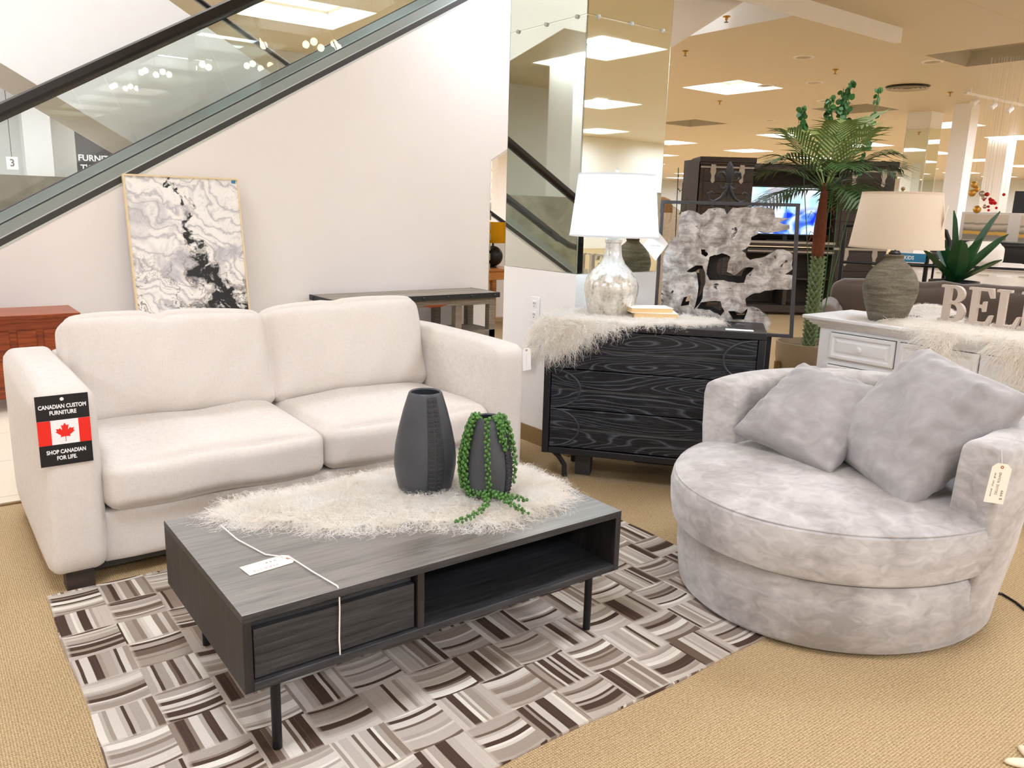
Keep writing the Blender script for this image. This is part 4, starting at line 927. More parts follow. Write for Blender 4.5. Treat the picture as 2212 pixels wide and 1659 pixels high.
pt = obj('hang_tag', b, M['card'], art, smooth=False, label='white paper tag'); put_text(pt, '---- ----', .02, .05, (-.575, -.0208, 1.2), M['ink'], name='print')
b = B(); b.box(-.62, .05, -.06 + .045, .12, 0, .756); o = obj('display_plinth', b, M['blackpaint'], loc=CH(CW, .42 + .03, 0), smooth=False); o.rotation_euler = (0, 0, math.radians(-51.4)); tag(o, 'black plinth hidden behind the chest, carrying the driftwood frame', 'plinth')
# ------------------------------------------------------------------ swivel chair
SC = thing('swivel_chair', 'round grey crushed velvet swivel chair with a deep half-moon seat', 'chair', (2.72, 1.53, 0))
def ell(a, b_, n, x=None):
    return [(a * math.cos(2 * PI * i / n), b_ * math.sin(2 * PI * i / n)) for i in range(n)]
N = 72
def eloft(levels, n=N):          # levels: (a_front,a_back,b,z); ellipse halves
    b = B(); V = []
    for af, ab, bb, z in levels:
        for i in range(n):
            th = 2 * PI * i / n; c = math.cos(th); V.append(((ab if c > 0 else af) * c, bb * math.sin(th), z))
    k = len(levels); b.add(V, [(i * n + j, i * n + (j + 1) % n, (i + 1) * n + (j + 1) % n, (i + 1) * n + j) for i in range(k - 1) for j in range(n)] + [tuple(range(n))[::-1], tuple((k - 1) * n + j for j in range(n))]); return b
obj('base_drum', eloft([(.56, .5, .48, .012), (.60, .55, .52, .012), (.62, .56, .535, .03), (.632, .565, .547, .14), (.635, .565, .55, .235), (.625, .56, .54, .25), (.5, .5, .5, .252)]), M['velvet'], SC)
b = B(); b.lathe([(0, 0), (.3, 0), (.3, .014), (0, .014)], 32); obj('swivel_plate', b, M['blackmetal'], SC)
rgw = random.Random(5)
def seat():
    lev = [(.60, .44, .40, .255), (.64, .45, .545, .258), (.668, .455, .565, .275), (.68, .455, .575, .33), (.683, .455, .578, .39), (.675, .455, .572, .425), (.655, .45, .556, .437), (.60, .42, .51, .447), (.5, .36, .42, .456), (.36, .26, .3, .463), (.2, .14, .17, .466), (.02, .02, .02, .467)]
    b = eloft(lev); b.v = [(x, y, z + .004 * math.sin(x * 9 + 1) * math.sin(y * 11) * (z > .43)) for x, y, z in b.v]; return b
s_ = obj('seat_cushion', seat(), M['velvet'], SC)
b = B(); P = []
for i in range(41):
    th = PI / 2 + PI * i / 40; P.append((.664 * math.cos(th), .564 * math.sin(th), .4335))
b.tube(P, .0035, 6); obj('seam_welt', b, M['velvet'], s_)
# half-round back shell with padded rounded rim
def shell():
    b = B(); n = 56; a0 = math.radians(104); V = []; prof = []
    for i in range(n + 1):
        th = -a0 + 2 * a0 * i / n; c, s = math.cos(th), math.sin(th); k = abs(th) / a0
        top = .70 + .035 * (1 - k ** 2); ao, bo = (.60 if c > 0 else .5), .575; ai, bi = ao - .125, bo - .125
        sec = [(.925, .03), (.955, .14), (1.0, .3), (1.03, .5), (1.035, top - .06), (1.02, top - .015), (.96, top), (.90, top - .003)]
        ring = []
        for f, z in sec: ring.append((ao * f * c, bo * f * s, z))
        for f, z in ((1.06, top - .004), (1.0, top - .03), (.985, top - .1), (.97, .45), (.96, .28)): ring.append((ai * f * c, bi * f * s, z))
        V += ring; m = len(ring)
    F = [(i * m + j, i * m + (j + 1) % m, (i + 1) * m + (j + 1) % m, (i + 1) * m + j) for i in range(n) for j in range(m)] + [tuple(range(m)), tuple(n * m + j for j in range(m))]
    b.add(V, F); return b
obj('back_shell', shell(), M['velvet'], SC, bevel=.014, seg=3, angle=60)
def pillow(name, label, size, thick, M4, m, seed, wr=.006):
    t = B(); n = 36; rg = random.Random(seed); ph = [rg.uniform(0, 6.28) for _ in range(8)]
    def side(sg):
        def f(u, v):
            x = math.sin((u - .5) * PI) ; y = math.sin((v - .5) * PI); x = .5 * x + (u - .5); y = .5 * y + (v - .5)
            e = max(0, (1 - abs(x) ** 3.0)) ** .5 * max(0, (1 - abs(y) ** 3.0)) ** .5
            k = 1 - .07 * (1 - abs(x) ** 2) * (abs(y) ** 4) ; k2 = 1 - .07 * (1 - abs(y) ** 2) * (abs(x) ** 4)
            ed = max(abs(x), abs(y)) ** 3 * (1 - max(abs(x), abs(y)) ** 12)
            w = wr * ed * (math.sin(x * 23 + ph[0] + 3 * y) * math.sin(y * 4 + ph[1]) + math.sin(y * 21 + ph[2] - 3 * x) * math.sin(x * 4 + ph[3])) + wr * .5 * e * math.sin(x * 5 + ph[4] + y * 6)
            return (x * size / 2 * k2, y * size / 2 * k, sg * (thick / 2 * e + w))
        return f
    t.grid(side(1), n, n); t.grid(side(-1), n, n)
    o = obj(name, t, m); weld(o); o.matrix_world = M4; return tag(o, label, 'pillow')
def basis(c, ex, nrm):
    ex = Vector(ex).normalized(); nz = Vector(nrm).normalized(); ey = nz.cross(ex).normalized(); ex = ey.cross(nz)
    m = Matrix((ex, ey, nz)).transposed().to_4x4(); m.translation = Vector(c); return m
PIL = []
pillow('throw_pillow', 'smaller grey velvet pillow at the back left of the round chair', .45, .18, basis((2.775, 1.705, .612), (0, -1, -.13), (-.549, -.107, .829)), M['velvet2'], 4, .011)
pillow('throw_pillow', 'larger grey velvet pillow propped in front at the right of the round chair', .56, .215, basis((2.83, 1.335, .655), (-.228, -.44, -.066), (-.672, .243, .699)), M['velvet2'], 9, .015)
tg = price_tag('price_tag', 'handwritten manila price tag hanging on the right end of the round chair', (2.585, .962, .585), (0, 0, 0), .125, .06, M['paper'], [('DELUXE  ROUND', .011, .07, -.0, .0, M['ink']), ('swivel  chair  grey', .008, .075, -.005, .016, M['ink']), ('$ 999', .012, .03, -.035, -.018, M['ink'])])
tg.matrix_world = basis((2.59, .955, .59), (.05, -.12, 1), (-.62, -.78, .05))
b = B(); b.tube([(.051, 0, .001), (.075, .004, -.004), (.1, .006, -.012)], .001, 5); obj('string', b, M['string'], tg)
# ------------------------------------------------------------------ white dresser
DR = thing('dresser', 'white panelled dresser with moulded top behind the round grey chair', 'dresser', (4.15, 2.684, 0))   # local: x depth (into store), y negative along its length
DL, DD, DZ = 1.66, .50, .815
b = B()
for (o, z0, z1) in ((0, DZ - .020, DZ), (.014, DZ - .030, DZ - .02), (.03, DZ - .044, DZ - .03), (.042, DZ - .054, DZ - .044), (.065, DZ - .068, DZ - .054)):
    b.box(-.02 + o, DD - .0, -DL + .02 + o - .04, -o, z0, z1)
obj('moulded_top', b, M['whitewood'], DR, bevel=.004)
BY0, BY1 = -.085, -DL + .065
b = B(); b.box(.045, DD - .02, BY1, BY0, .06, DZ - .068); obj('body', b, M['whitewood'], DR, bevel=.003)
b = B(); b.box(.06, DD - .03, BY1 + .01, BY0 - .01, 0, .06); obj('plinth', b, M['slot'], DR, smooth=False)
yb = [(-.162, -.54), (-.567, -.965), (-1.0, -1.2), (-1.228, -1.56)]
rows = [(.582, .727, yb), (.35, .543, [(-.162, -.54), (-.567, -1.0), (-1.03, -1.56)]), (.10, .32, [(-.162, -.54), (-.567, -1.0), (-1.03, -1.56)])]
for r, (z0, z1, cols) in enumerate(rows):
    for (ya, yc) in cols:
        b = B(); x = .045
        def pyr(q0, q1, x0, x1, b=b, ya=ya, yc=yc, z0=z0, z1=z1):
            V = [(x0, ya - q0, z0 + q0), (x0, yc + q0, z0 + q0), (x0, yc + q0, z1 - q0), (x0, ya - q0, z1 - q0), (x1, ya - q1, z0 + q1), (x1, yc + q1, z0 + q1), (x1, yc + q1, z1 - q1), (x1, ya - q1, z1 - q1)]
            b.add(V, [(i, (i + 1) % 4, 4 + (i + 1) % 4, 4 + i) for i in range(4)])
        pyr(0, 0, x + .002, x - .016); pyr(0, .006, x - .016, x - .02); pyr(.006, .018, x - .02, x - .02); pyr(.018, .026, x - .02, x - .009); pyr(.026, .034, x - .009, x - .009); pyr(.034, .046, x - .009, x - .015)
        b.add([(x - .015, ya - .046, z0 + .046), (x - .015, yc + .046, z0 + .046), (x - .015, yc + .046, z1 - .046), (x - .015, ya - .046, z1 - .046)], [(0, 1, 2, 3)])
        d = obj('drawer', b, M['whitewood'], DR, smooth=False)
        ym, zm = (ya + yc) / 2, (z0 + z1) / 2
        k = B(); k.lathe([(.008, 0), (.007, .01), (.016, .016), (.018, .022), (.012, .03), (0, .032)], 18); k.xf(Matrix.Translation((x - .014, ym, zm)) @ Matrix.Rotation(-PI / 2, 4, 'Y')); obj('knob', k, M['whitewood'], d)
        g = B(); g.box(x - .0005, x + .0005, yc - .004, ya + .004, z0 - .004, z1 + .004); obj('shadow_gap', g, M['slot'], d, smooth=False)
lb = (4.317, 2.279, DZ + .001)
lamp2 = table_lamp('table_lamp', 'unlit table lamp with a ribbed olive stoneware base and cream shade on the white dresser', lb,
    [(0, 0), (.088, 0), (.094, .006), (.112, .06), (.134, .13), (.142, .175), (.138, .215), (.118, .265), (.085, .305), (.056, .33), (.046, .342), (.05, .358), (.046, .364), (0, .365)], M['stoneware'], (.364, .385), .40, .69, .238, .2, M['shadebeige'], M['iron'])
b = B(); b.box(-.026, .026, -.0006, .0006, -.09, .09); o = obj('price_tag', b, M['paper'], loc=(lb[0] + .04, lb[1] - .219, lb[2] + .54), smooth=False); o.rotation_euler = (math.radians(7), 0, math.radians(22)); tag(o, 'cream paper tag hanging on the side of the cream lampshade', 'price tag')
b = B(); b.tube([(0, 0, .085), (-.001, .018, .12), (-.003, .02, .155)], .001, 4); obj('string', b, M['string'], o)
def ds_surf(s, q):     # s: distance along dresser from its left end; q: depth from front edge, negative hangs
    n = len(s); of = np.clip(-q, 0, None); x = np.where(q < 0, -.03 - .02 * np.tanh(of * 15) - .02 * of, q - .02); z = DZ + .002 - of * .985; y = -s
    wf = np.tanh(of * 18); nr = np.stack([-wf, 0 * wf, 1.05 - wf], 1); nr /= np.linalg.norm(nr, axis=1)[:, None]
    return np.stack([x, y, z], 1), nr, np.stack([0 * s, -np.ones(n), 0 * s], 1), np.stack([1 - wf, 0 * wf, wf], 1)
o3 = [(.46, .30), (.40, .16), (.44, .08), (.58, .04), (.70, .0), (.745, -.08), (.775, -.14), (.81, -.16), (.85, -.11), (.89, -.02), (.99, .02), (1.08, -.07), (1.2, -.12), (1.4, -.13), (1.62, -.05), (1.62, .44), (.9, .45), (.55, .42)]
wool_throw('sheepskin_throw', 'white long-haired sheepskin hanging over the front of the white dresser', o3, ds_surf, 42000, .07, .75, 31, loc=(4.15, 2.684, 0), edge=.07, width=.003, curl=.08)
# wooden word: slab serif capitals, each a thing
def letter(polys, name, label, y, x, z, rz, h=.19):
    k = h; b = fill([[(u * k, v * k) for u, v in P] for P in polys], .03, lambda u, v, w: (w, -u, v)); o = obj(name, b, M['letters'], loc=(x, y, z), smooth=False, bevel=.002); o.rotation_euler = (0, 0, rz)
    tag(o, label, 'letter', 'wooden letters of the word on the dresser'); return o
def arc(cx, cy, rx, ry, a0, a1, n=10): return [(cx + rx * math.cos(a0 + (a1 - a0) * i / n), cy + ry * math.sin(a0 + (a1 - a0) * i / n)) for i in range(n + 1)]
h_ = PI / 2
LB = [[(0, 0), (.38, 0)] + arc(.38, .28, .3, .28, -h_, h_ * .75) + arc(.36, .76, .26, .24, -h_ * .75, h_) + [(0, 1), (0, .93), (.09, .93), (.09, .07), (0, .07)], [(.26, .08)] + arc(.36, .28, .13, .2, -h_, h_)  + [(.26, .48)], [(.26, .57)] + arc(.34, .745, .11, .175, -h_, h_) + [(.26, .92)]]
LE = [[(0, 0), (.6, 0), (.66, .28), (.58, .28), (.5, .08), (.26, .08), (.26, .46), (.38, .46), (.4, .36), (.46, .36), (.46, .64), (.4, .64), (.38, .54), (.26, .54), (.26, .92), (.48, .92), (.56, .74), (.64, .74), (.6, 1), (0, 1), (0, .93), (.09, .93), (.09, .07), (0, .07)]]
LL = [[(0, 0), (.56, 0), (.64, .32), (.56, .32), (.46, .08), (.26, .08), (.26, .93), (.36, .93), (.36, 1), (0, 1), (0, .93), (.09, .93), (.09, .07), (0, .07)]]
LI = [[(0, 0), (.36, 0), (.36, .07), (.27, .07), (.27, .93), (.36, .93), (.36, 1), (0, 1), (0, .93), (.09, .93), (.09, .07), (0, .07)]]
lx = 4.40; lz = DZ + .03
for P, nm, lab, y in ((LB, 'wooden_letter', 'pale wooden letter B standing on the dresser sheepskin', 2.045), (LE, 'wooden_letter', 'pale wooden letter E standing right after the B', 1.905), (LL, 'wooden_letter', 'pale wooden letter L standing between the E and the I', 1.77), (LI, 'wooden_letter', 'pale wooden letter I standing after the L', 1.655), (LE, 'wooden_letter', 'pale wooden letter E cut by the right edge of the photo', 1.578)):
    letter(P, nm, lab, y, lx, lz, math.radians(3))
# ------------------------------------------------------------------ potted palm
PX, PY = 4.70, 2.98
st = thing('plant_stand', 'brown wooden plant stand under the potted palm', 'plant stand', (PX, PY, 0), math.radians(20))
for k in range(4):
    a = k * h_ + h_ / 2; b = B(); b.beam((.215 * math.cos(a), .215 * math.sin(a), 0), (.215 * math.cos(a), .215 * math.sin(a), .44), .032, .032, up=(math.cos(a), math.sin(a), 0)); obj('leg', b, M['darkstain'], st, bevel=.003)
b = B(); b.beam((-.15, -.15, .29), (.15, .15, .29), .03, .04); b.beam((-.15, .15, .29), (.15, -.15, .29), .03, .04); obj('cross_brace', b, M['darkstain'], st, bevel=.003)
pp = thing('potted_palm', 'artificial palm with fronds and a rust-topped green trunk in a taupe pot', 'plant', (PX, PY, .31))
b = B(); b.lathe([(0, 0), (.12, 0), (.16, .02), (.195, .09), (.208, .17), (.208, .255), (.196, .255), (.19, .2), (0, .2)], 40); obj('pot', b, M['taupepot'], pp)
b = B(); b.lathe([(0, .215), (.19, .212), (.19, .205), (0, .205)], 28); obj('soil', b, M['soil'], pp)
b = B(); tb = lambda z: (.01 * math.sin(z * 3), .012 * math.sin(z * 2.2), z)
b.tube([tb(.2 + .05 * k) for k in range(13)], [.036 - .0004 * k for k in range(13)], 14)
for k in range(22):
    z = .23 + k * .0265
    for j in range(7):
        a = j * 2 * PI / 7 + k * .45; c, s = math.cos(a), math.sin(a); r = .034
        b.add([(r * c - .018 * s, r * s + .018 * c, z), (r * c + .018 * s, r * s - .018 * c, z), ((r + .020) * c, (r + .020) * s, z + .024), (r * c, r * s, z + .03)], [(0, 1, 2), (1, 3, 2), (3, 0, 2)])
obj('green_trunk', b, M['trunkgreen'], pp)
b = B(); b.tube([tb(z) for z in (.80, .84, .92, 1.0, 1.06, 1.12, 1.2, 1.27)], [.034, .039, .04, .038, .034, .028, .022, .018], 16)
rg = random.Random(2)
for k in range(16):
    a = rg.uniform(0, 6.28); z = rg.uniform(.85, 1.1); c, s = math.cos(a), math.sin(a); b.tube([(.044 * c, .044 * s, z), (.075 * c, .075 * s, z + .02), (.09 * c, .09 * s, z - .02)], .0022, 5)
obj('fibre_trunk', b, M['trunk'], pp)
def frond(az, el, L, droop, m, seed):
    rg = random.Random(seed); b = B(); d = Vector((math.cos(az), math.sin(az), 0)); n = 18; P = []
    for k in range(n + 1):
        u = k / n; h = math.cos(el) * u * L * (1 - .1 * u); z = math.sin(el) * u * L - droop * L * u * u
        P.append(Vector((0, 0, 1.22)) + d * h + Vector((0, 0, z)))
    b.tube(P, [.005 - .004 * k / n for k in range(n + 1)], 5)
    side = d.cross(Vector((0, 0, 1)))
    for k in range(4, n + 1):
        u = k / n; t = (P[min(k + 1, n)] - P[k - 1]).normalized(); ln = L * .46 * (math.sin(PI * min(1, u * .78 + .14)) ** .8) * rg.uniform(.9, 1.1)
        for sg in (-1, 1):
            for jj in (0,):
                p0 = P[k] - t * L / n * jj; o = (side * sg * .82 + t * .75 + Vector((0, 0, .12))).normalized(); w = t.cross(o).cross(o).normalized() * .0078
                p1 = p0 + o * ln * .5 + Vector((0, 0, -.03 * ln)); p2 = p0 + o * ln * .97 + Vector((0, 0, -.26 * ln * rg.uniform(.6, 1.4)))
                b.add([p0 - w * .5, p0 + w * .5, p1 + w, p1 - w, p2], [(0, 1, 2, 3), (3, 2, 4)])
    return obj('frond', b, m, pp, fixn=False)
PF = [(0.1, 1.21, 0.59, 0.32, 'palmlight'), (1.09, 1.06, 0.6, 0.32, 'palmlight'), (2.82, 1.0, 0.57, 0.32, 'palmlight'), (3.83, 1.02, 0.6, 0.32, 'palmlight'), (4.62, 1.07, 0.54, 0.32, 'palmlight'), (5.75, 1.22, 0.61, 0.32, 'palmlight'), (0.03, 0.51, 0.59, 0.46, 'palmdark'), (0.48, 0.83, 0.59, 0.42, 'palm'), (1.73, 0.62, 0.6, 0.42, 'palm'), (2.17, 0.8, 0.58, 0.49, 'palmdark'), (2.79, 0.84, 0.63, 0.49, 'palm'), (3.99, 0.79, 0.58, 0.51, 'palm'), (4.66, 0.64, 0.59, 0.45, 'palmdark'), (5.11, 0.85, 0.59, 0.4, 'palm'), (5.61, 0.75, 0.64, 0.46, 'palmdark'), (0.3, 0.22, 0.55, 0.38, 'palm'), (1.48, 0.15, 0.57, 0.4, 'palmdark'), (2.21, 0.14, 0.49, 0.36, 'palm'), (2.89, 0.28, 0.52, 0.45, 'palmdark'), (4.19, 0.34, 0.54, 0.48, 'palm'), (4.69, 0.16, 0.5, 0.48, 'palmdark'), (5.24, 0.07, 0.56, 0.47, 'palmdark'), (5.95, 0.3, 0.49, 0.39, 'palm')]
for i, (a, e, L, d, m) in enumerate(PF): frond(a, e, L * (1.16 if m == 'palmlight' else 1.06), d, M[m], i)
# tall round-leaf stems behind the palm
ev = thing('round_leaf_plant', 'tall artificial round-leaved stems rising above the palm', 'plant', (5.05, 3.18, 0))
b = B(); b.lathe([(0, 0), (.09, 0), (.11, .1), (.1, .26), (.09, .26), (.09, .23), (0, .23)], 24); obj('pot', b, M['taupepot'], ev)
rg = random.Random(11)
for (dx, ztop, z0, lean) in ((-.22, 2.08, 1.86, .05), (-.05, 2.14, 1.88, .02), (.05, 2.2, 1.85, .08), (.11, 2.25, 1.92, .12), (.26, 2.2, 1.65, -.02), (0.02, 2.1, 1.8, -.05)):
    b = B(); ex = Vector((.8, -.6, 0)); P = [Vector((0, 0, .22)).lerp(ex * dx + Vector((0, 0, ztop)), u) + ex * (lean * math.sin(u * 5) * .3) for u in [k / 20 for k in range(21)]]
    b.tube(P, .003, 5)
    for k in range(44):
        z = rg.uniform(z0, ztop); u = (z - .22) / (ztop - .22); i = min(19, int(u * 20)); p = P[i].lerp(P[i+1], u * 20 - i); a = rg.uniform(0, 6.28); c = p + Vector((math.cos(a), math.sin(a), 0)) * .022 + Vector((0, 0, rg.uniform(-.01, .01)))
        nr = Vector((rg.uniform(-1, 1), rg.uniform(-1, 1), rg.uniform(-.3, .6))).normalized(); u1 = nr.orthogonal().normalized(); u2 = nr.cross(u1); r = rg.uniform(.014, .022)
        b.add([c + u1 * r * math.cos(q * PI / 5) + u2 * r * math.sin(q * PI / 5) for q in range(10)], [tuple(range(10))])
    obj('stem', b, M['euca'], ev, fixn=False)
# ------------------------------------------------------------------ starfish, cord
b = B(); n = 60
def sf(u, v):
    a = u * 2 * PI; r = v * (.035 + .055 * max(0, math.cos(2.5 * (a % (2 * PI / 5) - PI / 5))) ** 3); hgt = .016 * (1 - v ** 2) ** .5 + .004
    return (r * math.cos(a), r * math.sin(a), hgt)
b.grid(sf, n, 10); b.grid(lambda u, v: (sf(u, 1)[0] * v, sf(u, 1)[1] * v, .001 if v < 1 else .004), n, 1)
o = obj('starfish', b, M['starfish'], loc=(2.19, .60, .001)); weld(o); o.rotation_euler = (0, 0, math.radians(20)); tag(o, 'bleached starfish on the carpet at the bottom right corner', 'starfish')
b = B(); b.tube([(3.0, 1.3, .005), (3.12, 1.16, .005), (3.16, 1.09, .005), (3.13, 1.03, .005), (3.08, .97, .005), (2.95, .85, .005), (2.9, .6, .005)], .0045, 8); o = obj('power_cord', b, M['rubber']); tag(o, 'black power cord on the carpet at the right of the round chair', 'cord')
# ------------------------------------------------------------------ behind the sofa: painting, trunk cabinet, console
pa = thing('painting', 'tall poured-paint abstract in a thin gold frame leaning on the white wall', 'painting', (1.352, 6.42, 0)); pa.rotation_euler = (math.radians(-8.5), 0, 0)
PWd, PH = .855, 1.558
b = B(); b.box(.012, PWd - .012, -.018, .01, .012, PH - .012); obj('canvas', b, M['artcanvas'], pa, smooth=False)
b = B(); e = .012
for q in ((0, e, 0, PH), (PWd - e, PWd, 0, PH), (e, PWd - e, 0, e), (e, PWd - e, PH - e, PH)): b.box(q[0], q[1], -.025, .014, q[2], q[3])
obj('frame', b, M['gold'], pa, smooth=False)
b = B(); b.box(PWd - .055, PWd - .022, -.0195, -.0185, PH - .04, PH - .016); obj('sticker', b, M['teal'], pa, smooth=False)
cb = thing('storage_trunk', 'reddish cherry wood cabinet behind the left end of the sofa', 'cabinet', (-.62, 5.92, 0)); CWd, CDp, CHh = 1.51, .46, .62
b = B(); b.box(0, CWd, 0, CDp, CHh - .025, CHh); obj('top', b, M['cherry'], cb, bevel=.004)
b = B(); b.box(.015, CWd - .015, .015, CDp - .01, CHh - .05, CHh - .025); b.box(.03, CWd - .03, .03, CDp - .02, .08, CHh - .05); obj('body', b, M['cherry'], cb, bevel=.003)
for k in range(9):
    x = .09 + k * .15; b = B(); b.box(x, x + .11, .02, .035, .36, .52); obj('panel', b, M['cherry'], cb, bevel=.008)
for k in range(3):
    x = .09 + k * .45; b = B(); b.box(x, x + .41, .018, .035, .12, .33); obj('drawer', b, M['cherry'], cb, bevel=.004)
for x in (.03, CWd - .09):
    for y in (.03, CDp - .09): b = B(); b.box(x, x + .06, y, y + .06, 0, .08); obj('foot', b, M['cherry'], cb)
co = thing('console_table', 'long weathered grey console with riveted dark metal edge behind the sofa', 'table', (2.795, 6.16, 0)); KL, KD, KZ = 1.70, .50, .588
b = B(); b.box(.012, KL - .012, .012, KD - .012, KZ - .034, KZ)
obj('top', b, M['rustic'], co, bevel=.002)
b = B(); b.box(0, KL, 0, .012, KZ - .046, KZ + .001); b.box(0, .012, .012, KD, KZ - .046, KZ + .001); b.box(KL - .012, KL, .012, KD, KZ - .046, KZ + .001)
for x in (.06, .34, .6, .86, 1.12, 1.38, 1.64): b.sphere((x, -.001, KZ - .022), .012, 10, 6)
for y in (.06, .25, .42): b.sphere((-.001, y, KZ - .022), .012, 10, 6)
obj('metal_edge', b, M['iron'], co)
for x in (.03, 1.22, KL - .1):
    for y in (.03, KD - .1):
        b = B(); b.box(x, x + .07, y, y + .07, 0, KZ - .034); obj('leg', b, M['rustic'], co, bevel=.003)
b = B(); b.box(.03, KL - .03, .035, .06, KZ - .11, KZ - .034); b.box(.035, .06, .06, KD - .06, KZ - .11, KZ - .034); b.box(KL - .06, KL - .035, .06, KD - .06, KZ - .11, KZ - .034); b.box(.03, KL - .03, KD - .055, KD - .03, KZ - .11, KZ - .034); obj('apron', b, M['rustic'], co, bevel=.002)
b = B(); b.box(.03, KL - .03, .05, KD - .05, .2, .235); b.box(.03, KL - .03, .03, .055, .15, .235); b.box(KL - .06, KL - .035, .06, KD - .06, .15, .235); obj('lower_shelf', b, M['rustic'], co, bevel=.002)
b = B(); b.prism([(.86, -.0), (1.14, -.0), (1.06, -.022), (.94, -.022)], .0325, .034, lambda u, v, d: (u, d, KZ - .112 + v + .022)); obj('cut_grip', b, M['cherry'], co, smooth=False)
# seen through the gap under the escalator
tb_ = thing('side_table', 'honey pine side table seen through the gap beside the wall', 'table', (5.5, 7.75, 0))
b = B(); b.box(-.25, .25, -.25, .25, .66, .69); obj('top', b, M['orangewood'], tb_, bevel=.004)
b = B(); b.box(-.22, .22, -.22, .22, .56, .66); obj('drawer_case', b, M['orangewood'], tb_, bevel=.004)
for x in (-.2, .14):
    for y in (-.2, .14): b = B(); b.box(x, x + .06, y, y + .06, 0, .56); obj('leg', b, M['orangewood'], tb_)
ly = thing('table_lamp', 'black globe lamp with a mustard drum shade on the pine side table', 'lamp', (5.5, 7.7, .691))
b = B(); b.lathe([(0, 0), (.05, 0), (.05, .012), (.03, .014)], 20); b.sphere((0, 0, .13), .12, 24, 14); b.tube([(0, 0, .24), (0, 0, .30)], .012, 8); obj('base', b, M['blackmetal'], ly)
b = B(); b.lathe([(.155, .285), (.155, .52)], 36); b.f = [f for f in b.f if len(f) == 4]; obj('lamp_shade', b, M['shadeyellow'], ly)
# ------------------------------------------------------------------ far store: entertainment wall
ang = math.radians(-36.85)
AR = thing('entertainment_wall', 'dark brown plank entertainment unit with grey strap hinges behind the palm', 'cabinet', (9.843, 6.707, 0), ang)
def bx(name, q, m=None, parent=AR, **k):
    b = B(); b.box(*q); return obj(name, b, m or M['darkplank'], parent, **k)
for x0, x1, nm in ((-1.31, -.58, 'pier_cabinet'), (.62, 1.36, 'pier_cabinet')):
    b = B(); b.box(x0, x1, 0, .5, .05, 2.03); b.box(x0 - .02, x1 + .02, -.03, .5, 2.06, 2.13); b.box(x0 - .01, x1 + .01, -.015, .5, 2.03, 2.06); b.box(x0 - .02, x1 + .02, -.02, .5, .0, .09)
    p = obj(nm, b, M['darkplank'], AR, bevel=.006)
    b = B(); b.box(x0, x1, -.012, .002, 1.985, 2.005); b.box(x0, x1, -.02, .0, .93, .96); obj('rail', b, M['strap'], p, smooth=False)
    for z0, z1 in ((.12, .9), (.99, 1.97)):
        b = B(); n = 6
        for k in range(n):
            h = (z1 - z0) / n; b.box(x0 + .05, x1 - .05, -.012, 0, z0 + k * h + .003, z0 + (k + 1) * h - .003)
        d = obj('plank_door', b, M['darkplank'], p, bevel=.003)
        for xx in (x0 + .17, x1 - .17):
            b = B(); b.prism([(-.03, .12), (.03, .12), (.04, .02), (.02, -.03), (.028, -.1), (0, -.13), (-.028, -.1), (-.02, -.03), (-.04, .02)], -.022, -.012, lambda u, v, dd, xx=xx, z1=z1: (xx + u, dd, z1 - .06 + v)); obj('strap_hinge', b, M['strap'], d, smooth=False)
b = B(); b.prism([(-1.33, 0), (-1.33, .5), (-1.435, .5)], .02, 2.1, lambda u, v, d: (u, v, d)); obj('angled_side', b, M['darkplank'], AR)
b = B(); b.box(-.58, .62, 0, .5, .05, .14); b.box(-.58, .62, -.03, .5, .96, 1.03); b.box(-.58, .62, -.02, .5, .86, .93); b.box(-.58, .62, .44, .5, .14, .86); b.box(-.02, .04, .02, .44, .14, .86); b.box(-.58, .62, .05, .44, .5, .52); obj('media_console', b, M['darkplank'], AR, bevel=.004)
b = B(); b.box(-.58, .62, -.04, -.03, 1.0, 1.03); b.box(-.58, .62, -.03, -.02, .88, .9); obj('metal_rail', b, M['strap'], AR, smooth=False)
b = B(); b.box(-.58, .62, .46, .5, 1.03, 2.0); b.box(-.58, .62, -.02, .5, 1.98, 2.06); obj('back_and_header', b, M['darkplank'], AR, bevel=.004)
ca, sa = math.cos(ang), math.sin(ang); AW_ = lambda u, v, z: (9.843 + u * ca - v * sa, 6.707 + u * sa + v * ca, z)
tv = thing('television', 'lit flat television showing a blue-white picture in the dark unit', 'television', AW_(0, .1, 1.031), ang)
b = B(); b.box(-.57, .50, 0, .05, .08, .74); b.box(-.3, .25, .0, .16, 0, .015); b.box(-.06, .0, .03, .06, .015, .1); obj('bezel', b, M['blackmetal'], tv, smooth=False)
b = B(); b.box(-.555, .485, -.002, 0, .095, .722); obj('screen', b, M['tv'], tv, smooth=False)
# wrought iron fleur-de-lis finial on a stand
fl = thing('iron_finial', 'black wrought iron fleur-de-lis ornament on posts in front of the dark unit', 'ornament', (5.09, 4.05, 0), ang)
b = B()
b.lathe([(0, 1.59), (.02, 1.60), (.034, 1.66), (.026, 1.72), (.012, 1.755), (0, 1.765)], 12, sy=.5); 
for s in (-1, 1):
    b.tube([(s * .012, 0, 1.595), (s * .022, 0, 1.65), (s * .05, 0, 1.68), (s * .078, 0, 1.675), (s * .085, 0, 1.645), (s * .07, 0, 1.63)], [.008, .012, .013, .013, .012, .009], 8)
    b.tube([(s * .012, 0, 1.585), (s * .03, 0, 1.56), (s * .058, 0, 1.562), (s * .065, 0, 1.585)], [.008, .011, .011, .008], 8)
    b.tube([(s * .006, 0, 1.59), (s * .016, 0, 1.55), (s * .05, 0, 1.49), (s * .1, 0, 1.462), (s * .145, 0, 1.475), (s * .155, 0, 1.52), (s * .125, 0, 1.535), (s * .11, 0, 1.52)], [.012, .016, .013, .012, .011, .01, .009, .008], 8)
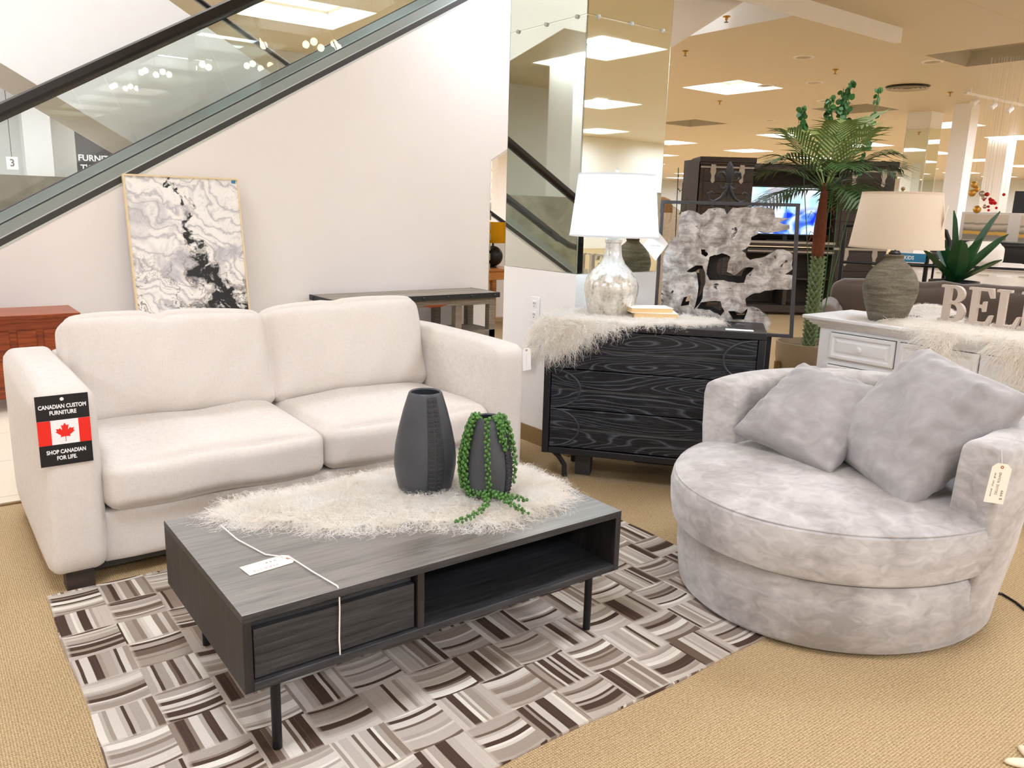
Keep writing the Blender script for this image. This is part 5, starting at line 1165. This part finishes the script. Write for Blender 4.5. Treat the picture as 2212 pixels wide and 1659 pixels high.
b.tube([(-.024, 0, 1.595), (.024, 0, 1.595)], .009, 8); b.tube([(-.022, 0, 1.583), (.022, 0, 1.583)], .008, 8)
obj('scrollwork', b, M['iron'], fl)
b = B(); b.tube([(0, 0, 1.55), (0, 0, .02)], .011, 8); b.tube([(-.115, 0, 1.463), (-.115, 0, .9)], .009, 8); b.tube([(.1, 0, 1.463), (.1, 0, .9)], .008, 8); b.tube([(-.115, 0, .9), (.1, 0, .9)], .009, 8); obj('posts', b, M['iron'], fl)
b = B(); b.lathe([(0, 0), (.17, 0), (.17, .015), (.02, .03), (0, .03)], 24); obj('base', b, M['iron'], fl)
# tufted sofa between
ts = thing('tufted_sofa', 'brown tufted sofa behind the white dresser and lamp', 'sofa', (6.55, 3.0, 0), math.radians(-60))
def tuft(p, q):
    k = .012 * math.cos(q[0] * 2 * PI / .25) * (1 - abs(p[0])) ; return np.array([q[0], q[1], q[2] + k])
for nm, s3, ps in (('back', (1.7, .22, .5), (0, .36, .60)), ('seat', (1.5, .8, .2), (0, -.1, .36)), ('base', (1.7, .9, .22), (0, 0, .17)), ('arm', (.2, .9, .34), (-.85, 0, .5)), ('arm', (.2, .9, .34), (.85, 0, .5))):
    o = obj(nm, rbox(*s3, .09, 14, (.01, .03, .02), tuft), M['brownsofa'], ts, loc=ps); weld(o)
for x in (-.8, .75):
    for y in (-.38, .36): b = B(); b.box(x, x + .05, y, y + .05, 0, .07); obj('foot', b, M['darkplank'], ts)
wp = wool_throw('fur_pillow', 'fluffy white fur pillow on the brown tufted sofa', [(-.22, -.18), (.22, -.18), (.24, .16), (-.24, .16)], lambda x, y: (np.stack([x, y, .10 - 1.2 * x * x - 1.6 * y * y], 1), e3(len(x), (0, 0, 1)), e3(len(x), (1, 0, 0)), e3(len(x), (0, 1, 0))), 14000, .04, .5, 41, cat='pillow', loc=(6.42, 3.05, .60), width=.004)
# bed, quilt and beyond
bd = thing('bed', 'bed covered with a white quilt beyond the dresser at the far right', 'bed', (11.0, 4.75, 0), math.radians(-62))
o = obj('mattress', rbox(1.5, 2.0, .28, .08, 14, (0, 0, .02)), M['bedwhite'], bd, loc=(0, .9, .62)); weld(o)
def folds(p, q): return np.array([q[0], q[1] + .03 * math.sin(q[0] * 14) * (p[2] < .5), q[2] - .05 * math.sin(q[0] * 3) * (p[2] < -.5)])
o = obj('quilt', rbox(1.6, 1.7, .36, .09, 22, (0, 0, .02), folds), M['bedwhite'], bd, loc=(0, .72, .62)); weld(o)
b = B(); b.box(-.78, .78, -.12, 1.95, .3, .46); b.beam((-.8, -.15, .8), (.8, -.15, .8), .04, .03); b.tube([(-.8, -.15, 0), (-.8, -.15, .8)], .02, 8); b.tube([(.8, -.15, 0), (.8, -.15, .8)], .02, 8); obj('frame', b, M['blackmetal'], bd)
for x in (-.7, .6): b = B(); b.box(x, x + .08, 1.8, 1.9, 0, .3); b.box(x, x + .08, .0, .1, 0, .3); obj('leg', b, M['blackmetal'], bd)
o = obj('bed_pillow', rbox(.5, .2, .3, .09, 14, (.02, .05, .02)), M['bedwhite'], loc=(11.1, 4.72, .955)); weld(o); o.rotation_euler = (0, 0, math.radians(-40)); tag(o, 'white pillow lying on the quilted bed', 'pillow')
# open black metal bunk frame with blue sign
mb = thing('metal_bed_frame', 'black tubular metal bed frame right of the cream lampshade', 'bed frame', (7.66, 3.66, 0), math.radians(-60))
b = B(); b.tube([(.1, 0, 0), (.1, 0, 1.18), (.06, 0, 1.27), (-.02, 0, 1.30), (-.8, 0, 1.30)], .022, 8); b.tube([(-.06, .02, 0), (-.06, .02, 1.05)], .02, 8)
for z in (.95, .72): b.tube([(.1, 0, z), (-.8, 0, z)], .014, 8)
b.tube([(.0, .0, 1.05), (.0, .0, .72)], .01, 6); b.tube([(-.8, 0, 0), (-.8, 0, 1.3)], .022, 8); obj('frame', b, M['blackmetal'], mb)
sg = thing('hanging_sign', 'small blue KIDS sign on the black metal bed frame', 'sign', (7.60, 3.78, 1.015), math.radians(-60))
b = B(); b.box(-.20, .06, -.03, -.022, -.035, .045); obj('board', b, M['teal'], sg, smooth=False); put_text(sg, '& KIDS', .05, .12, (-.1, -.0315, .003), M['printwhite'], bold=.001)
# agave
ag = thing('agave_plant', 'dark green spiky agave beside the cream lampshade', 'plant', (7.29, 3.29, .0))
b = B(); b.lathe([(0, 0), (.16, 0), (.2, .5), (.2, .86), (.18, .86), (.17, .8), (0, .8)], 24); obj('pot', b, M['blackmetal'], ag)
for (a, el, L) in ((2.2, 1.4, .62), (2.5, 1.05, .55), (-.8, 1.1, .68), (-.6, .75, .6), (-1.0, .5, .4), (1.2, .9, .5), (3.6, .8, .5), (4.4, 1.0, .45), (2.35, .7, .4)):
    b = B(); d = Vector((math.cos(a) * math.cos(el), math.sin(a) * math.cos(el), math.sin(el))); sd = d.cross(Vector((0, 0, 1))).normalized(); nn = sd.cross(d)
    V = []; n = 8
    for k in range(n + 1):
        u = k / n; w = .115 * (1 - u) ** .6 * (.55 + u) if k < n else .001; p = Vector((0, 0, .84)) + d * L * u + nn * (.03 * u * u)
        V += [p - sd * w + nn * w * .35, p - nn * .008, p + sd * w + nn * w * .35]
    b.add(V, [(3 * k + j, 3 * k + j + 1, 3 * k + j + 4, 3 * k + j + 3) for k in range(n) for j in range(2)]); obj('leaf', b, M['agave'], ag, fixn=False)
# dark sofa, canvas, table
bs_ = thing('leather_sofa', 'dark leather sofa below the banded canvas at the far right', 'sofa', (16.7, 6.8, 0), math.radians(-65))
for nm, s3, ps in (('back', (2.3, .3, .62), (0, .1, .68)), ('seat', (2.1, .9, .25), (0, -.35, .38)), ('base', (2.3, 1.0, .25), (0, -.3, .19)), ('arm', (.28, 1.0, .5), (-1.1, -.3, .5)), ('arm', (.28, 1.0, .5), (1.1, -.3, .5))):
    o = obj(nm, rbox(*s3, .1, 12, (.01, .03, .02)), M['blacksofa'], bs_, loc=ps); weld(o)
b = B(); b.box(-1.0, 1.0, -.6, .0, 0, .08); obj('feet', b, M['slot'], bs_, smooth=False)
ft = thing('wood_table', 'black table with a honey wood top in front of the dark sofa', 'table', (15.3, 5.72, 0), math.radians(-65))
b = B(); b.box(-.3, 1.5, -.4, .4, .56, .61); obj('top', b, M['orangewood'], ft, bevel=.004)
b = B(); b.box(-.28, 1.48, -.38, .38, .04, .56); obj('case', b, M['blackmetal'], ft, smooth=False)
b = B(); b.box(-.26, 1.46, -.36, .36, 0, .04); obj('plinth', b, M['slot'], ft, smooth=False)
cv = thing('canvas_print', 'wide canvas of grey and yellow landscape bands above the dark sofa', 'painting', (16.35, 6.98, 1.03), math.radians(-65))
b = B(); b.box(-.34, .38, -.02, .02, 0, .47); obj('canvas', b, M['bandart'], cv, smooth=False)
cv2 = thing('canvas_print', 'second banded canvas cut off by the right edge of the photo', 'painting', (16.62, 6.36, 1.0), math.radians(-65))
b = B(); b.box(-.1, .5, -.02, .02, 0, .5); obj('canvas', b, M['bandart'], cv2, smooth=False)
pr = thing('partition_wall', 'white display partition behind the banded canvases', 'partition', (16.9, 7.0, 0), math.radians(-65))
b = B(); b.box(-.6, 2.6, .25, .37, 0, 1.55); obj('panel', b, M['white'], pr, smooth=False)
t = thing('television', 'switched-off black television at the far right edge', 'television', (20.4, 8.15, 1.45), math.radians(-60))
b = B(); b.box(0, 1.2, -.03, .03, 0, .62); obj('screen', b, M['blackmetal'], t, smooth=False)
b = B(); b.box(.5, .7, -.03, .25, -1.45, .1); obj('stand', b, M['white'], t, smooth=False)
# baubles on threads from the ceiling
gl = [('goldglass', 'gold', [(14.62, 6.50, 1.98, .055), (14.64, 6.46, 1.90, .05), (14.60, 6.5, 1.84, .06), (14.66, 6.41, 1.57, .065)]), ('redglass', 'red', [(14.70, 6.30, 1.82, .035), (14.72, 6.25, 1.74, .03), (14.73, 6.22, 1.70, .05), (14.75, 6.18, 1.68, .03), (14.72, 6.26, 1.62, .022), (14.76, 6.15, 1.6, .022), (14.80, 6.08, 1.82, .026), (14.68, 6.33, 1.73, .022), (14.72, 6.25, 1.56, .022)]), ('silver', 'silver', [(14.67, 6.37, 1.83, .05), (14.69, 6.34, 1.77, .045), (14.70, 6.31, 1.62, .035)])]
for mk, cn, pts in gl:
    for (x, y, z, r) in pts:
        o = thing('glass_bauble', f'{cn} glass bauble hanging on a thread in the far right of the store', 'ornament', (x, y, z), 0, f'hanging {cn} baubles')
        b = B(); b.sphere((0, 0, 0), r, 14, 10); obj('ball', b, M[mk], o); b = B(); b.tube([(0, 0, r), (0, 0, HC - z)], .0018, 4); obj('thread', b, M['string'], o)
# more mirrored and white columns in the distance
def far_col(x, y, s, mir, lab):
    b = B(); b.box(-s, s, -s, s, 0, HC); c = obj('wall_column', b, M['white'], smooth=False, loc=(x, y, 0)); c['kind'] = 'structure'
    if mir:
        b = B(); b.box(-s - .004, -s - .001, -s + .02, s - .02, 1.0, 3.6); b.box(-s + .02, s - .02, -s - .004, -s - .001, 1.0, 3.6); obj('mirror_panel', b, M['mirror'], c, smooth=False)
for q in ((19.97, 9.28, .2, 0, ''), (20.9, 10.7, .3, 1, ''), (28.5, 12.0, .3, 0, ''), (33, 17, .4, 1, ''), (12.2, 19.5, .35, 1, ''), (19.2, 26.5, .4, 0, ''), (-4.6, 12.0, .35, 0, ''), (1.75, 14.2, .18, 0, ''), (2.1, 20.5, .4, 0, ''), (-5, -4.5, .35, 1, ''), (7.8, -3.5, .35, 1, ''), (14.5, -4.5, .35, 0, ''), (12.4, 2.2, .32, 1, '')): far_col(*q)
# left, seen through the balustrade
b = B(); b.box(-6, 3.9, 10.6, 10.75, 0, 1.585); struct('wall_low', b, M['stone'], smooth=False)
b = B(); b.box(-8, 6.6, 14.6, 14.75, 0, HC); struct('wall_stair', b, M['greywall'], smooth=False)
bn = thing('hanging_banner', 'dark furniture banner seen through the escalator glass', 'banner', (2.36, 13.4, 1.87))
b = B(); b.box(-.22, .27, -.008, .008, -.30, .42); obj('cloth', b, M['printblack'], bn, smooth=False)
put_text(bn, 'FURNIT', .12, .40, (.0, -.0095, .05), M['printwhite'], bold=.003); put_text(bn, "T'CANA", .12, .42, (.03, -.0095, -.09), M['printwhite'], bold=.003)
b = B(); b.tube([(-.2, 0, .42), (-.2, 0, HC - 1.95)], .004, 5); b.tube([(.25, 0, .42), (.25, 0, HC - 1.95)], .004, 5); obj('wires', b, M['iron'], bn)
nb = thing('number_sign', 'small white card with a grey number 3 beyond the escalator glass', 'sign', (1.335, 13.4, 1.80))
b = B(); b.box(-.07, .07, -.004, .004, -.085, .085); obj('card', b, M['card'], nb, smooth=False); put_text(nb, '3', .14, .05, (0, -.0055, 0), M['ink'], bold=.002)
b = B(); b.tube([(0, .004, .085), (0, .004, HC - 1.80)], .004, 5); obj('wire', b, M['iron'], nb)
# left of the unit: wall, drape, wicker shade, bamboo
b = B(); b.box(7.5, 8.4, 9.2, 9.3, 0, 2.55); o = struct('wall_display', b, M['wall'], smooth=False); 
bq = thing('bamboo_plant', 'thin artificial bamboo in a pot left of the dark unit', 'plant', (5.28, 4.70, 0))
b = B(); b.lathe([(0, 0), (.1, 0), (.12, .3), (.1, .3), (.1, .26), (0, .26)], 20); obj('pot', b, M['taupepot'], bq)
rg = random.Random(3)
for k in range(3):
    b = B(); top = Vector((-.02 + .035 * k, .02 - .03 * k, 1.74 - .12 * k)); b.tube([(0, 0, .25), top * .5 + Vector((.01, 0, .1)), top], .004, 6)
    for j in range(22):
        u = rg.uniform(.72, 1.0); p = Vector((0, 0, .25)).lerp(top, u); a = rg.uniform(0, 6.28); d = Vector((math.cos(a), math.sin(a), rg.uniform(-.5, .3))).normalized(); s = d.cross(Vector((0, 0, 1))).normalized() * .006; L = rg.uniform(.06, .11)
        b.add([p, p + d * L * .4 + s, p + d * L, p + d * L * .4 - s], [(0, 1, 2, 3)])
    obj('stem', b, M['bamboo'], bq, fixn=False)
wk = thing('wicker_lamp', 'two-tone wicker and cloth pendant lamp left of the driftwood frame', 'lamp', (5.19, 4.86, 1.28))
b = B(); b.lathe([(.11, 0), (.125, .06), (.128, .09)], 28); b.f = [f for f in b.f if len(f) == 4]; obj('cloth_band', b, M['fabricbeige'], wk)
b = B(); b.lathe([(.128, .09), (.125, .15), (.10, .20), (.05, .22)], 28); b.f = [f for f in b.f if len(f) == 4]; obj('wicker_cap', b, M['wicker'], wk)
b = B(); b.tube([(0, 0, .2), (0, 0, HC - 1.28)], .005, 6); b.tube([(-.05, 0, .218), (.05, 0, .218)], .004, 6); obj('cord', b, M['iron'], wk)
df = thing('fabric_screen', 'beige patterned folding cloth screen behind the mirrored column', 'screen', (5.75, 5.2, 0), math.radians(-50))
b = B()
b.grid(lambda u, v: (-.45 + u * .75, .05 * math.sin(u * 14), .02 + v * (1.72 - .5 * u)), 40, 4); b2 = b; obj('cloth', b2, M['fabricbeige'], df, fixn=False)
b = B(); b.tube([(-.45, 0, 0), (-.45, 0, 1.75)], .015, 8); b.tube([(.3, 0, 0), (.3, 0, 1.25)], .015, 8); obj('frame', b, M['darkplank'], df)
# ------------------------------------------------------------------ light and exposure
W = bpy.data.worlds.new('world'); S.world = W; W.use_nodes = True; W.node_tree.nodes['Background'].inputs[0].default_value = sr('ffeedd'); W.node_tree.nodes['Background'].inputs[1].default_value = .3
E_FAR, E_NEAR = 150, 118
for (x, y), L in LROWS.items():
    L.energy = 105 if y == 99 else (E_NEAR if (x < 12.5 and y < 9) else E_FAR)
    if y != 99 and y < 3 and -2 < x < 6: L.energy *= (.62 if y > 0 else 1.6)
    if x < -2 and y != 99: L.energy *= .8
    if y == 5.82: L.energy = 68
vs = S.view_settings; vs.view_transform = 'Standard'; vs.look = 'None'; vs.gamma = 1; vs.use_curve_mapping = False; vs.exposure = 0.12
